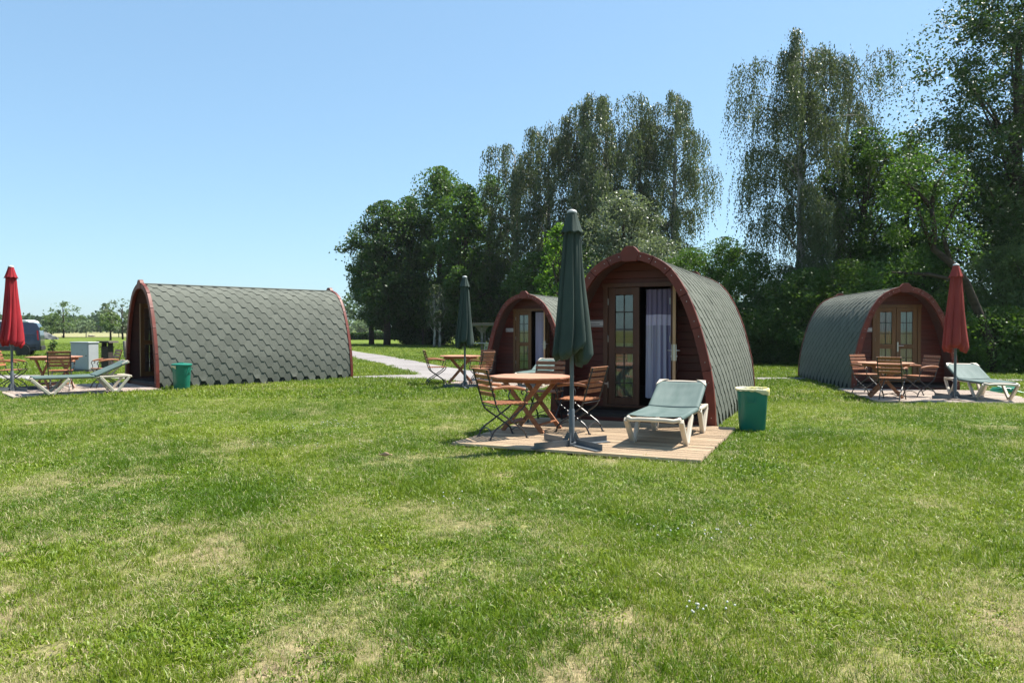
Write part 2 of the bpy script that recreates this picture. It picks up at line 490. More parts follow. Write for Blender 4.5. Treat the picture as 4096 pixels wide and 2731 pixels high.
M_PATH = mat('gravel', (.29, .272, .265), (.22, .206, .20), (.6, .6, .6), .95, .5, .0, spec=.15, fine=45, fine_amt=.3)
sheet('path', [(-13, 43), (-7.9, 36.6), (-5.6, 30.9), (-3.4, 24.6), (-2.6, 21.35), (-.4, 21.2)],
      [(-19, 64), (-10.5, 48.6), (-6.1, 37.8), (-3.4, 30.1), (-1.6, 26.4), (.4, 25.4)], .020, M_PATH,
      'pale gravel path leading away between the cabins')
sheet('footpath', [(-40, 20.2), (-14, 20.6), (-8, 20.9), (-4.6, 21.0), (-2.7, 20.9), (-.9, 20.9)],
      [(-40, 22.2), (-14, 22.3), (-8, 21.7), (-4.6, 21.6), (-3.3, 22.6), (-1.6, 23.2)], .028, M_PATH,
      'narrow gravel strip crossing behind the left cabin')
sheet('side_path', [(3.5, 22.0), (9, 22.2), (14, 21.4), (26, 19.5)], [(3.5, 23.0), (9, 22.9), (14, 22.1), (26, 20.6)], .024, M_PATH,
      'narrow gravel strip crossing behind the right cabin')
M_FIELD = mat('hay_field', (.31, .285, .15), (.25, .255, .11), (.03, .12, 1), .95, .3, 0, spec=.1, fine=.8, fine_amt=.25)
sheet('field', [(-300, 128), (-60, 131), (-20, 134), (60, 136), (300, 136)],
      [(-300, 420), (-60, 420), (-20, 420), (60, 420), (300, 420)], .10, M_FIELD, 'dry mown hay field in front of the far wood')
# ------------------------------------------------------------------ arched timber camping pods
PL = 5.1                     # length of the roof
_cp = [(1.215, 0), (1.217, .15), (1.20, .446), (1.15, .834), (1.00, 1.445), (.818, 1.92), (.59, 2.275), (.345, 2.45), (.12, 2.528), (0, 2.54)]
def catmull(pts, m=24):
    P = [np.array(p, float) for p in pts]
    P = [2 * P[0] - P[1]] + P + [np.array([-P[-2][0], P[-2][1]])]
    out = []
    for i in range(1, len(P) - 2):
        p0, p1, p2, p3 = P[i - 1:i + 3]
        for k in range(m):
            t = k / m
            out.append(.5 * ((2 * p1) + (-p0 + p2) * t + (2 * p0 - 5 * p1 + 4 * p2 - p3) * t * t + (-p0 + 3 * p1 - 3 * p2 + p3) * t ** 3))
    out.append(P[-2])
    return np.array(out)
_PC = catmull(_cp)
_SS = np.concatenate([[0], np.cumsum(np.linalg.norm(np.diff(_PC, axis=0), axis=1))])
PS = float(_SS[-1])
def pf(s, d=0.0, side=1):
    """point on the arch at arc length s from the foot, offset d outwards -> (u, z)"""
    s = min(max(s, 0.0), PS)
    u = np.interp(s, _SS, _PC[:, 0]); z = np.interp(s, _SS, _PC[:, 1])
    e = .02
    a, b = max(s - e, 0), min(s + e, PS)
    tu = np.interp(b, _SS, _PC[:, 0]) - np.interp(a, _SS, _PC[:, 0]); tz = np.interp(b, _SS, _PC[:, 1]) - np.interp(a, _SS, _PC[:, 1])
    if s > PS - .03: tu, tz = -1.0, 0.0
    l = math.hypot(tu, tz)
    return (side * (u + d * tz / l), z - d * tu / l)
def s_of_z(z): return float(np.interp(z, _PC[:, 1], _SS))
def s_of_u(u): return float(np.interp(-u, -_PC[:, 0], _SS))
def half_w(z, d):
    """half width of the arch offset by d at height z"""
    ss = np.linspace(0, PS, 160); q = np.array([pf(s, d) for s in ss])
    return float(np.interp(z, q[:, 1], q[:, 0], right=0.0))
_HZ = np.linspace(0, 2.6, 131); 
def _hw_table(d):
    ss = np.linspace(0, PS, 200); q = np.array([pf(s, d) for s in ss])
    return np.interp(_HZ, q[:, 1], q[:, 0], right=0.0)
_HW = _hw_table(-.05)
def hw_in(z): return float(np.interp(z, _HZ, _HW))

MESH = {}
def cached(key, fn):
    if key not in MESH: MESH[key] = fn()
    return MESH[key]

SEG_S = [0.0, s_of_z(.834), s_of_z(1.445), s_of_z(1.92), s_of_z(2.275), s_of_u(.345), s_of_u(.125)]
def rim_segment(i, side):
    a, b = SEG_S[i] + .004, SEG_S[i + 1] - .004
    n = 7
    out = [pf(a + (b - a) * k / n, .029 + (.005 if k == 0 else 0), side) for k in range(n + 1)]
    inn = [pf(a + (b - a) * k / n, -.095, side) for k in range(n + 1)]
    return MB().prism(out + inn[::-1], -.075, .004, 'y').mesh('rim_board')
def keystone():
    o = [(-.105, 2.42), (-.135, 2.558), (-.09, 2.612), (-.055, 2.640), (.055, 2.640), (.09, 2.612), (.135, 2.558), (.105, 2.42)]
    return MB().prism(o, -.085, .006, 'y').mesh('keystone')

PITCH = PL / 15
ROWS = 19
EXPO = (PS - .15 - .02) / (ROWS + 1)
def tile_geo(k, side, lo=-1.0, hi=1.0, curl=0.0, yc=0.0):
    s0 = .02 + k * EXPO
    rows = [(0, .046), (.35, .073), (.7, .099), (1.0, .1205), (1.5, .1205), (2.12, .1205)]
    V = []; n = len(rows)
    for t, hw in rows:
        d = .021 - .0075 * t + curl * max(0, 1 - t) ** 2
        for w in (max(-hw, lo * .1667), min(hw, hi * .1667)):
            u, z = pf(s0 + t * EXPO, d, side)
            V.append((u, yc + w, z))
    for t, hw in rows[:4]:
        d = .021 - .0075 * t + curl * max(0, 1 - t) ** 2 - .009
        for w in (max(-hw, lo * .1667), min(hw, hi * .1667)):
            u, z = pf(s0 + t * EXPO, d, side)
            V.append((u, yc + w, z))
    Fs = [(2 * i, 2 * i + 1, 2 * i + 3, 2 * i + 2) for i in range(n - 1)]
    o = 2 * n
    Fs.append((0, 1, o + 1, o))
    for i in range(3):
        Fs.append((2 * i, 2 * i + 2, o + 2 * i + 2, o + 2 * i)); Fs.append((2 * i + 1, 2 * i + 3, o + 2 * i + 3, o + 2 * i + 1))
    return V, Fs
def tile_mesh(k, side, var):
    lo, hi, curl = {'f': (-1, 1, 0), 'c': (-1, 1, .016 if k < 2 else .005), 'l': (0, 1, 0), 'r': (-1, 0, 0)}[var]
    V, Fs = tile_geo(k, side, lo, hi, curl)
    me = MB().add(V, Fs).mesh('shingle'); me.materials.append(M_SHING); return me
def far_side(side):
    mb = MB()
    for k in range(ROWS):
        for c in range(15 + (k % 2)):
            yc = c * PITCH + (0 if k % 2 else PITCH / 2)
            lo = 0 if (k % 2 and c == 0) else -1; hi = 0 if (k % 2 and c == 15) else 1
            mb.add(*tile_geo(k, side, lo, hi, 0, yc))
    return mb.mesh('shingles')

def shell(d0, d1, y0, y1):
    n = 30
    cs = [pf(PS * k / n, d0, 1) for k in range(n + 1)] + [pf(PS * k / n, d0, -1) for k in range(n - 1, -1, -1)]
    ci = [pf(PS * k / n, d1, 1) for k in range(n + 1)] + [pf(PS * k / n, d1, -1) for k in range(n - 1, -1, -1)]
    m = len(cs); V = []
    for y in (y0, y1):
        V += [(q[0], y, q[1]) for q in cs] + [(q[0], y, q[1]) for q in ci]
    Fs = []
    for i in range(m - 1):
        Fs += [(i, i + 1, 2 * m + i + 1, 2 * m + i), (m + i, 3 * m + i, 3 * m + i + 1, m + i + 1),
               (i, m + i, m + i + 1, i + 1), (2 * m + i, 2 * m + i + 1, 3 * m + i + 1, 3 * m + i)]
    return MB().add(V, Fs).mesh('shell', 'all')

WY = .55                                   # the door wall stands this far behind the front rim
DZ0, DZ1 = .24, 2.07
def leaf_frame():
    mb = MB(); t = .045
    mb.box((.055, 0, (DZ0 + DZ1) / 2), (.11, t, DZ1 - DZ0)); mb.box((.445, 0, (DZ0 + DZ1) / 2), (.10, t, DZ1 - DZ0))
    for a, b in ((DZ0 + .001, .354), (1.037, 1.146), (1.958, DZ1 - .001)):
        mb.box((.2525, 0, (a + b) / 2), (.285, t - .004, b - a))
    return mb.mesh('door')
def pane_mesh(h): 
    return MB().box((0, 0, 0), (.126, .006, h)).mesh('pane')

def handle_mesh():
    mb = MB()
    for s in (-1, 1):
        mb.box((0, s * .030, 0), (.034, .010, .24))
        mb.tube([(0, s * .03, .03), (0, s * .075, .03), (-.02, s * .082, .03), (-.12, s * .082, .03)], .0095, 8)
        mb.tube([(0, s * .03, -.055), (0, s * .05, -.055)], .012, 8)
    mb.box((.0, 0, -.01), (.03, .05, .2))
    return mb.mesh('handle', True)

def make_leaf(pod, hinge_u, ang, wood, handle):
    d = obj('door', cached('leaf', leaf_frame).copy(), wood, pod, (hinge_u, WY, 0), (0, 0, ang), bevel=.004)
    for zs in (np.linspace(.354, 1.037, 4), np.linspace(1.146, 1.958, 4)):
        h = zs[1] - zs[0] - .018
        for i in range(3):
            zc = (zs[i] + zs[i + 1]) / 2
            for xc in (.181, .325):
                obj('pane', cached(('pane', round(h, 3)), lambda: pane_mesh(h)), M_GLASS, d, (xc, 0, zc))
        obj('glazing_bar', MB().box((.2525, 0, (zs[0] + zs[3]) / 2), (.018, .024, zs[3] - zs[0])), M_DARKW, d)
        for i in (1, 2):
            obj('glazing_bar', MB().box((.2525, 0, zs[i]), (.283, .020, .018)), M_DARKW, d)
    if handle:
        obj('handle', cached('handle', handle_mesh), M_STEEL, d, (.465, 0, 1.08))
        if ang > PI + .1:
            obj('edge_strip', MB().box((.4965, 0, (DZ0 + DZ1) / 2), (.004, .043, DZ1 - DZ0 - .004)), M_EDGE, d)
            obj('lock_plate', MB().box((.4995, 0, 1.08), (.003, .024, .24)), M_STEEL, d)
    for z in (.55, 1.27, 1.85):
        obj('hinge', cached('hinge', lambda: MB().tube([(0, -.03, -.05), (0, -.03, .05)], .011, 8).mesh('hinge', True)), M_STEEL, d, (-.006, 0, z))
    return d

def cloth(name, u0, u1, z0, z1, y, amp, waves, material, pod, gather=0.0, seed=0):
    nx_, nz_ = 60, 24; V = []; A = []
    rnd = np.random.default_rng(seed); ph = rnd.random(4) * 6
    for j in range(nz_ + 1):
        t = j / nz_
        for i in range(nx_ + 1):
            s = i / nx_
            a = amp * (1.1 - .45 * t)
            yy = y + a * math.sin(s * waves * 2 * PI + ph[0] + .6 * math.sin(3 * t + ph[1])) + a * .4 * math.sin(s * waves * 4.3 * PI + ph[2])
            uu = u0 + (u1 - u0) * s + gather * (1 - t) * (s - .5)
            V.append((uu, yy, z0 + (z1 - z0) * t + .012 * math.sin(s * 9 + ph[3]) * (1 - t))); A.append((s, 0, t))
    Fs = [(j * (nx_ + 1) + i, j * (nx_ + 1) + i + 1, (j + 1) * (nx_ + 1) + i + 1, (j + 1) * (nx_ + 1) + i) for j in range(nz_) for i in range(nx_)]
    me = MB().add(V, Fs).mesh(name, 'all', fix=False)
    at_ = me.attributes.new('cloth', 'FLOAT_VECTOR', 'POINT'); at_.data.foreach_set('vector', np.array(A, dtype=np.float32).ravel())
    return obj(name, me, material, pod)

def plaque(pod, u, z, w, icon):
    p = obj('name_plate', MB().box((0, 0, 0), (w, .008, .105)), M_WHITE, pod, (u, WY - .03, z), bevel=.002)
    mb = MB(); rr = random.Random(5)
    if icon:
        mb.tube([(-w * .36, -.0055, .012), (-w * .36, -.0045, .012)], .012, 10)
        mb.prism([(-w * .36 - .014, -.035), (-w * .36 + .014, -.035), (-w * .36 + .006, .0), (-w * .36 - .006, .0)], -.0055, -.0045, 'y')
        mb.prism([(-.045, .016), (.02, .016), (.02, .024), (-.045, .024)], -.0055, -.0045, 'y')
        mb.prism([(-.05, -.014), (w * .38, -.014), (w * .38, -.004), (-.05, -.004)], -.0055, -.0045, 'y')
    else:
        x = -w * .42
        while x < w * .2:
            b = rr.uniform(.006, .012)
            mb.prism([(x, -.016), (x + b, -.016), (x + b, .0), (x, .0)], -.0055, -.0045, 'y'); x += b + .006
        mb.prism([(-w * .45, .033), (w * .45, .033), (w * .45, .042), (-w * .45, .042)], -.0055, -.0045, 'y')
        mb.prism([(-w * .45, -.043), (w * .45, -.043), (w * .45, -.034), (-w * .45, -.034)], -.0055, -.0045, 'y')
    obj('print', mb, M_INK, p)

def make_pod(label, loc, rz, vis, wood, right_open, curtain, left_open=0):
    """vis: +1 / -1 the side of the roof that faces the camera"""
    x, y = loc
    pod = thing('camping_pod', label, 'cabin', (x, y, g(x, y) - .01), rz, 'arched timber camping pods')
    obj('roof_underlay', cached('under', lambda: shell(.002, -.03, 0.0, PL)), M_SHING_D, pod)
    obj('vault', cached('vault', lambda: shell(-.032, -.052, 0.02, PL - .02)), M_INNER, pod)
    rr = random.Random(int(x * 100))
    for k in range(ROWS):
        for c in range(15 + (k % 2)):
            yc = c * PITCH + (0 if k % 2 else PITCH / 2)
            var = 'f'
            if k % 2 and c == 0: var = 'l'
            elif k % 2 and c == 15: var = 'r'
            elif rr.random() < (.35 if k < 2 else .10): var = 'c'
            o = obj('shingle', cached(('tile', k, vis, var), lambda: tile_mesh(k, vis, var)), M_SHING, pod, (0, yc, 0))
            o.rotation_euler = (rr.uniform(-.004, .004), rr.uniform(-.002, .002), 0)
    tag(obj('shingles', cached(('far', -vis), lambda: far_side(-vis)), M_SHING, pod), kind='stuff')
    n = 8
    capo = [pf(PS - .16 * (1 - k / n), .024, 1) for k in range(n + 1)] + [pf(PS - .16 * k / n, .024, -1) for k in range(1, n + 1)]
    capi = [pf(PS - .16 * (1 - k / n), .004, 1) for k in range(n + 1)] + [pf(PS - .16 * k / n, .004, -1) for k in range(1, n + 1)]
    obj('ridge_cap', cached('cap', lambda: MB().prism(capo + capi[::-1], .01, PL - .01, 'y').mesh('ridge_cap', True)), M_SHING, pod)
    for yy in (0, PL):
        for sd in (1, -1):
            for i in range(6):
                o = obj('rim_board', cached(('rim', i, sd), lambda: rim_segment(i, sd)), M_RIM, pod, (0, yy + (.071 if yy else 0), 0), bevel=.004)
                if not yy:
                    q = (SEG_S[i] + SEG_S[i + 1]) / 2
                    for ds in (-.3, .3):
                        c = pf(q + ds * (SEG_S[i + 1] - SEG_S[i]), -.03, sd)
                        obj('screw', cached('screw', lambda: MB().tube([(0, -.078, 0), (0, -.07, 0)], .007, 8).mesh('screw')), M_STEEL, o, (c[0], 0, c[1]))
        obj('keystone', cached('key', keystone), M_RIM, pod, (0, yy + (.071 if yy else 0), 0), bevel=.004)
    # door wall: planks cut to the arch, left and right of the frame and above it
    ph = .118; z = .205; j = 0
    while z < 2.46:
        z1 = min(z + ph - .004, 2.465)
        a0, a1 = hw_in(z) - .002, hw_in(z1) - .002
        if z1 < 2.16:
            for sd in (-1, 1):
                q = [(sd * .575, z), (sd * a0, z), (sd * a1, z1), (sd * .575, z1)]
                obj('plank', cached(('pl', j, sd), lambda: MB().prism(q, WY - .012, WY + .02, 'y').mesh('plank')), M_WALL, pod, bevel=.004)
        else:
            q = [(-a0, z), (a0, z), (max(a1, .02), z1), (-max(a1, .02), z1)]
            obj('plank', cached(('pl', j, 0), lambda: MB().prism(q, WY - .012, WY + .02, 'y').mesh('plank')), M_WALL, pod, bevel=.004)
        z += ph; j += 1
    fr = MB()
    for sd in (-1, 1): fr.box((sd * .54, WY - .004, 1.17), (.075, .09, 1.93))
    fr.box((0, WY - .004, 2.108), (1.19, .094, .066)); fr.box((0, WY - .004, .218), (1.19, .094, .034))
    obj('door_frame', fr, wood, pod, bevel=.004)
    make_leaf(pod, -.5, -R(left_open), wood, False)
    make_leaf(pod, .5, PI + (R(90 + right_open) if right_open is not None else 0), wood, True)
    obj('floor', MB().box((0, PL / 2 + .28, .165), (2.30, PL - .66, .07)), M_ROOM, pod)
    obj('porch_floor', MB().box((0, .30, .12), (2.28, .54, .05)), M_DARKW, pod)
    obj('step', MB().box((0, .012, .05), (2.24, .03, .10)), M_WALL, pod)
    bk = [(-hw_in(zz), zz) for zz in np.linspace(.02, 2.46, 16)]
    obj('back_wall', MB().prism(bk + [(-q[0], q[1]) for q in bk[::-1]], PL - .06, PL - .025, 'y'), M_ROOM, pod)
    if curtain == 'stripe':
        cloth('curtain', .075, .495, .36, 2.04, WY + .11, .022, 5, M_CURT, pod, .03, 3)
        cloth('curtain', -.47, -.12, .36, 1.2, WY + .12, .02, 4, M_NET, pod, .03, 4)
    elif curtain == 'pale':
        cloth('curtain', .09, .46, .36, 2.04, WY + .10, .012, 2, M_CURT2, pod, .0, 5)
        cloth('curtain', -.46, -.10, .36, 2.04, WY + .10, .016, 5, M_NET, pod, .03, 6)
    elif curtain == 'pink':
        cloth('curtain', -.45, -.10, 1.16, 2.04, WY + .10, .02, 5, M_PINK, pod, .0, 7)
        cloth('curtain', -.45, -.10, .36, 1.05, WY + .10, .016, 5, M_NET, pod, .0, 8)
        cloth('curtain', .08, .46, .36, 2.04, WY + .10, .016, 5, M_NET, pod, .0, 9)
    else:
        cloth('curtain', .05, .46, .36, 2.04, WY + .12, .02, 5, M_ROOM, pod, .0, 10)
    plaque(pod, -.70 if wood is not M_FRAME else -.69, 1.51, .25, curtain == 'pale')
    return pod
M_EDGE = mat('bare_lit_door_edge', (.52, .33, .18), (.42, .25, .13), (14, 14, 2), .6)  # bare wood edge; its sunlit brightness is put into this paler colour
M_CURT2 = mat('lilac_curtain', (.42, .40, .52), (.36, .34, .46), (20, 20, 1), .85)

POD_A = (1.76, 10.98); POD_B = (.36, 21.5); POD_C = (-9.125, 18.28); POD_D = (9.6, 18.1)
podA = make_pod('nearest red-brown arched cabin with its right door leaf open on a striped curtain', POD_A, R(-24), 1, M_FRAME, 15, 'stripe')
podB = make_pod('small-looking arched cabin half hidden behind the large closed green umbrella', POD_B, R(-24), 1, M_FRAME2, 11, 'pale')
podC = make_pod('arched cabin on the left showing its long grey hexagonal-shingled side', POD_C, R(-47.2), 1, M_FRAME2, None, 'dark', 80)
podD = make_pod('arched cabin on the right with closed glazed doors and a shaded dark roof', POD_D, R(-7.5), -1, M_FRAME2, None, 'pink')

# ------------------------------------------------------------------ decks of boards
def deck(label, origin, rz, u0, u1, v0, v1, material):
    x, y = origin
    cx_ = x + math.cos(rz) * (u0 + u1) / 2 - math.sin(rz) * (v0 + v1) / 2
    cy_ = y + math.sin(rz) * (u0 + u1) / 2 + math.cos(rz) * (v0 + v1) / 2
    d = thing('deck', label, 'deck', (cx_, cy_, g(cx_, cy_)), rz, 'wooden decks in front of the cabins')
    w, dp = u1 - u0, v1 - v0
    bw = .142; n = int(dp / bw)
    def board():
        # decking board with shallow grooves along its length
        prof = []
        for k in range(6):
            a = -.060 + k * .0210
            prof += [(a, .028), (a + .011, .028), (a + .0127, .0230), (a + .0195, .0230)]
        prof = prof[:-2]
        return MB().prism([(-.0602, 0)] + prof + [(.0602, .028), (.0602, 0)], -w / 2, w / 2, 'x').mesh('board')
    me = board(); rr = random.Random(int(x * 7))
    for k in range(n):
        o = obj('board', me, material, d, (rr.uniform(-.008, .008), -dp / 2 + bw * (k + .5), .026 + rr.uniform(-.0015, .0015)))
        o.rotation_euler = (0, rr.uniform(-.0008, .0008), rr.uniform(-.0012, .0012))
    for k in range(5):
        obj('joist', cached(('joist', round(dp, 2)), lambda: MB().box((0, 0, 0), (.05, dp - .02, .05)).mesh('joist')), M_DARKW, d, (-w / 2 + .06 + k * (w - .12) / 4, 0, .000))
    return d
deck('pale wooden deck in front of the nearest cabin, under the lounger and large table', POD_A, R(-24), -1.42, 1.53, -2.94, -.09, M_DECK)
deck('shaded deck in front of the cabin behind the large green umbrella', POD_B, R(-24), -1.5, 1.5, -3.0, -.09, M_DECK2)
deck('deck at the left edge in front of the grey-sided cabin', POD_C, R(-47.2), -1.1, 1.9, -3.0, -.09, M_DECK2)
deck('bright bleached deck in front of the right cabin, under the right red umbrella', (9.55, 18.0), R(-11), -1.55, 1.75, -3.45, -.09, M_DECK2)
# ------------------------------------------------------------------ closed umbrellas
def canopy_mesh(seed):
    rnd = np.random.default_rng(seed)
    N, Kz = 224, 40
    th = np.linspace(0, 2 * PI, N, endpoint=False)
    ph = rnd.random() * 6
    V = []
    wd = np.array([1.25, .8, 1.1, .9, 1.3, .75, 1.0, .9]); rnd.shuffle(wd)
    ed = np.concatenate([[0], np.cumsum(wd / wd.sum())])
    amp = rnd.uniform(.75, 1.3, 8); hang = rnd.uniform(-.05, .10, 8)
    for j in range(Kz + 1):
        t = j / Kz
        a = (th / (2 * PI) + ph / 6 + .05 * t + .012 * np.sin(5 * t + ph)) % 1.0
        cell = np.clip(np.searchsorted(ed, a, side='right') - 1, 0, 7)
        fr = (a - ed[cell]) / (ed[cell + 1] - ed[cell])
        R0 = .108 + .120 * t ** 1.1
        # eight folded panels, each wrapped over the next: a slow swell, then a sharp step back
        sw = np.sin(np.clip(fr / .9, 0, 1) * PI * .56) * np.where(fr > .92, np.clip((1 - fr) / .08, 0, 1), 1)
        r = R0 * (.80 + .27 * amp[cell] * (.45 + .55 * t) * sw) + .006 * np.sin(14 * th + 7 * t) * (1 - t) ** 2
        r = r + .012 * t * np.sin(3 * th + 4 * t + ph)
        hem = hang[cell] + .035 * np.sin(fr * PI) - .05 * (fr - .5) * amp[cell] + .03 * np.sin(2 * th + ph)
        z = 2.50 - 1.36 * t - hem * t ** 5
        V.append(np.stack([r * np.cos(th), r * np.sin(th), z], -1))
    # turned-in hem and hidden inside of the cloth
    last = V[-1].copy()
    q = last * np.array([.86, .86, 1]); q[:, 2] -= .03 + .05 * np.abs(np.sin(4 * th + ph)); V.append(q)
    q = last * np.array([.45, .45, 1]); q[:, 2] += .02 - .09 * np.abs(np.sin(2 * th + ph)); V.append(q)
    q = last * np.array([.14, .14, 1]); q[:, 2] = 1.25; V.append(q)
    V = np.concatenate(V); n = Kz + 4
    i = np.arange(N); i2 = (i + 1) % N
    F = np.concatenate([np.stack([j * N + i, j * N + i2, (j + 1) * N + i2, (j + 1) * N + i], -1) for j in range(n - 1)])
    return np_mesh('canopy', V, F[:, ::-1], [], True)
def flounce_mesh(seed):
    rnd = np.random.default_rng(seed + 50); N = 128; V = []
    th = np.linspace(0, 2 * PI, N, endpoint=False); ph = rnd.random() * 6
    for j in range(9):
        t = j / 8
        r = .054 + .068 * t ** 1.1
        r = r * (1 + .13 * t * np.abs(np.sin(4 * th + ph)) + .03 * np.sin(11 * th))
        z = 2.725 - .265 * t + .022 * t ** 3 * np.abs(np.cos(4 * th + ph))
        V.append(np.stack([r * np.cos(th), r * np.sin(th), z + 0 * th], -1))
    q = V[-1] * np.array([.9, .9, 1]); q[:, 2] += .01; V.append(q)
    V = np.concatenate(V); i = np.arange(N); i2 = (i + 1) % N
    F = np.concatenate([np.stack([j * N + i, j * N + i2, (j + 1) * N + i2, (j + 1) * N + i], -1) for j in range(9)])
    return np_mesh('flounce', V, F[:, ::-1], [], True)
def umbrella(label, x, y, z, rz, cloth_m, seed):
    u = thing('parasol', label, 'umbrella', (x, y, z), rz, 'closed umbrellas on cross feet')
    obj('pole', MB().tube([(0, 0, .04), (0, 0, 2.70)], .0245, 16).mesh('pole', True), M_POLE, u)
    obj('canopy', canopy_mesh(seed), cloth_m, u)
    obj('vent_flounce', flounce_mesh(seed), cloth_m, u)
    obj('cap', MB().lathe([(.058, 2.715), (.060, 2.728), (.050, 2.745), (.018, 2.758)], 20).mesh('cap', True), M_CAP, u)
    obj('sleeve', MB().lathe([(.034, .05), (.034, .42), (.028, .43)], 16).mesh('sleeve', True), M_POLE, u)
    obj('collar_screw', MB().tube([(0, .03, .36), (0, .075, .36)], .012, 8), M_STEEL, u)
    foot = MB()
    foot.box((.29, 0, .006), (.50, .085, .008)); foot.box((.29, .038, .042), (.50, .007, .064))
    fm = foot.mesh('foot')
    for k in range(4):
        obj('foot', fm, M_POLE, u, (0, 0, .002 + .0045 * (k % 2)), (0, 0, k * PI / 2))
    hub = MB()
    for k in range(4):
        a = k * PI / 2 + PI / 4
        hub.beam((math.cos(a) * .09, math.sin(a) * .09, .035), (math.cos(a) * .028, math.sin(a) * .028, .15), .006, .05)
    hub.box((0, 0, .02), (.15, .15, .03))
    obj('hub', hub, M_POLE, u)
    return u
def dz(x, y): return g(x, y) + .0548
umbrella('large closed dark green umbrella standing on the nearest deck', .70, 8.66, dz(.7, 8.66), R(30), M_GREEN, 3)
umbrella('smaller-looking closed dark green umbrella beside the cabin further back', -1.17, 18.35, dz(-1.17, 18.35), R(10), M_GREEN, 8)
umbrella('closed deep red umbrella at the left edge near the dark van', -11.02, 16.30, dz(-11, 16.3), R(-30), M_RED, 12)
umbrella('closed faded red umbrella in front of the right cabin', 9.06, 15.12, dz(9.06, 15.12), R(8), M_RED2, 21)

# ------------------------------------------------------------------ folding chairs
def make_chair():
    c = thing('folding_chair', 'x', 'chair')
    ys = (-.215, .215)
    for s in ys:
        obj('back_leg', MB().tube([(-.315, s, .865), (-.215, s, .53), (-.180, s, .42), (-.150, s, .355), (-.10, s, .315), (.17, s * .96, .125), (.205, s * .96, .09), (.245, s * .96, .0)], .0115, 8).mesh('leg', True), M_IRON, c)
        q = s * .86
        obj('front_leg', MB().tube([(.235, q, .425), (.19, q, .365), (.12, q, .315), (-.17, q, .13), (-.205, q, .095), (-.255, q, 0)], .0115, 8).mesh('leg', True), M_IRON, c)
        arm = []
        for k in range(8):
            t = k / 7
            arm.append((-.235 + .43 * t, s * 1.16 + (.012 if s > 0 else -.012) * math.sin(t * PI), .635 + .022 * math.sin(t * PI * 1.1) - .014 * t))
        mb = MB(); mb.tube(arm, [.016, .019, .021, .022, .022, .022, .021, .013], 8)
        obj('armrest', mb.mesh('armrest', True), M_TEAK, c)
        scr = []
        for k in range(15):
            a = -.5 + k / 14 * 5.2; r_ = .012 + .040 * (1 - k / 14) ** .8
            scr.append((.205 + r_ * math.cos(a) - .03, s * 1.13, .555 + r_ * math.sin(a) + .015))
        pre = [(.225, s, .425), (.20, s * 1.05, .46), (.195, s * 1.1, .50), (.21, s * 1.13, .535)]
        obj('scroll', MB().tube(pre + scr, .0085, 7).mesh('scroll', True), M_IRON, c)
        obj('arm_bracket', MB().tube([(-.285, s * 1.18, .632), (-.235, s * .98, .634)], .009, 6), M_IRON, c)
    slat = MB().box((0, 0, 0), (.040, .455, .016)).mesh('seat_slat')
    for k in range(8):
        obj('seat_slat', slat, M_TEAK, c, (-.175 + k * .0575, 0, .437 + .0006 * k), bevel=.004)
    bs = MB().box((0, 0, 0), (.017, .46, .052)).mesh('back_slat')
    for k in range(5):
        t = k / 4
        obj('back_slat', bs, M_TEAK, c, (-.222 - .088 * t + .014, 0, .555 + .290 * t), (0, -R(16.5), 0), bevel=.004)
    for x, z, w in ((-.19, .405, .43), (.17, .405, .38)):
        obj('seat_rail', MB().tube([(x, -w / 2, z), (x, w / 2, z)], .007, 6), M_IRON, c)
    for xs, z0, w in ((.235, .03, .412), (-.235, .05, .37)):
        pts = [(xs - (.02 if xs > 0 else -.02) * math.sin(PI * k / 8), -w / 2 + w * k / 8, z0 + .05 * math.sin(PI * k / 8) + .03) for k in range(9)]
        obj('stretcher', MB().tube(pts, .008, 6).mesh('stretcher', True), M_IRON, c)
    ft = MB().tube([(0, 0, 0), (0, 0, .012)], .02, 10).mesh('foot')
    for x, y in ((.245, .206), (.245, -.206), (-.255, .185), (-.255, -.185)):
        obj('foot', ft, M_IRON, c, (x, y, 0))
    return c
chair0 = make_chair(); _used = [False]
def chair(label, x, y, fx, fy):
    c = chair0 if not _used[0] else copy_tree(chair0)
    _used[0] = True
    c.location = (x, y, dz(x, y)); c.rotation_euler = (0, 0, math.atan2(fy, fx))
    tag(c, label, 'chair', 'folding slatted chairs around the tables')
chair('slatted wooden chair left of the nearest table, turned to the right', -.12, 9.34, .88, .42)
chair('slatted wooden chair right of the nearest table, beside the large green umbrella', .90, 9.86, -.80, .55)
chair('slatted wooden chair behind the nearest table, back in front of a lounger', .50, 10.98, -.30, -.95)
chair('slatted chair left of the table by the smaller green umbrella, facing right', -1.95, 19.0, .97, .22)
chair('slatted chair right of the table by the smaller green umbrella, nearer one', -.80, 19.25, -.72, .69)
chair('slatted chair at the back right of the table by the smaller green umbrella', -.84, 20.45, -.55, -.83)
chair('slatted chair cut by the left edge of the picture, behind the deep red umbrella pole', -11.36, 16.80, .95, .25)
chair('slatted chair in front of the left table, beside the grey cabinet', -10.02, 16.42, -.42, .90)
chair('slatted chair behind the reclining end of the left lounger', -9.55, 17.35, -.72, -.69)
chair('slatted chair in front of the table at the right cabin, seen from behind', 7.72, 15.02, .62, .78)
chair('slatted chair right of the table at the right cabin, in deep shade', 8.80, 15.95, -.95, -.2)
chair('slatted chair left of the table at the right cabin, in deep shade', 8.06, 16.78, .35, -.93)

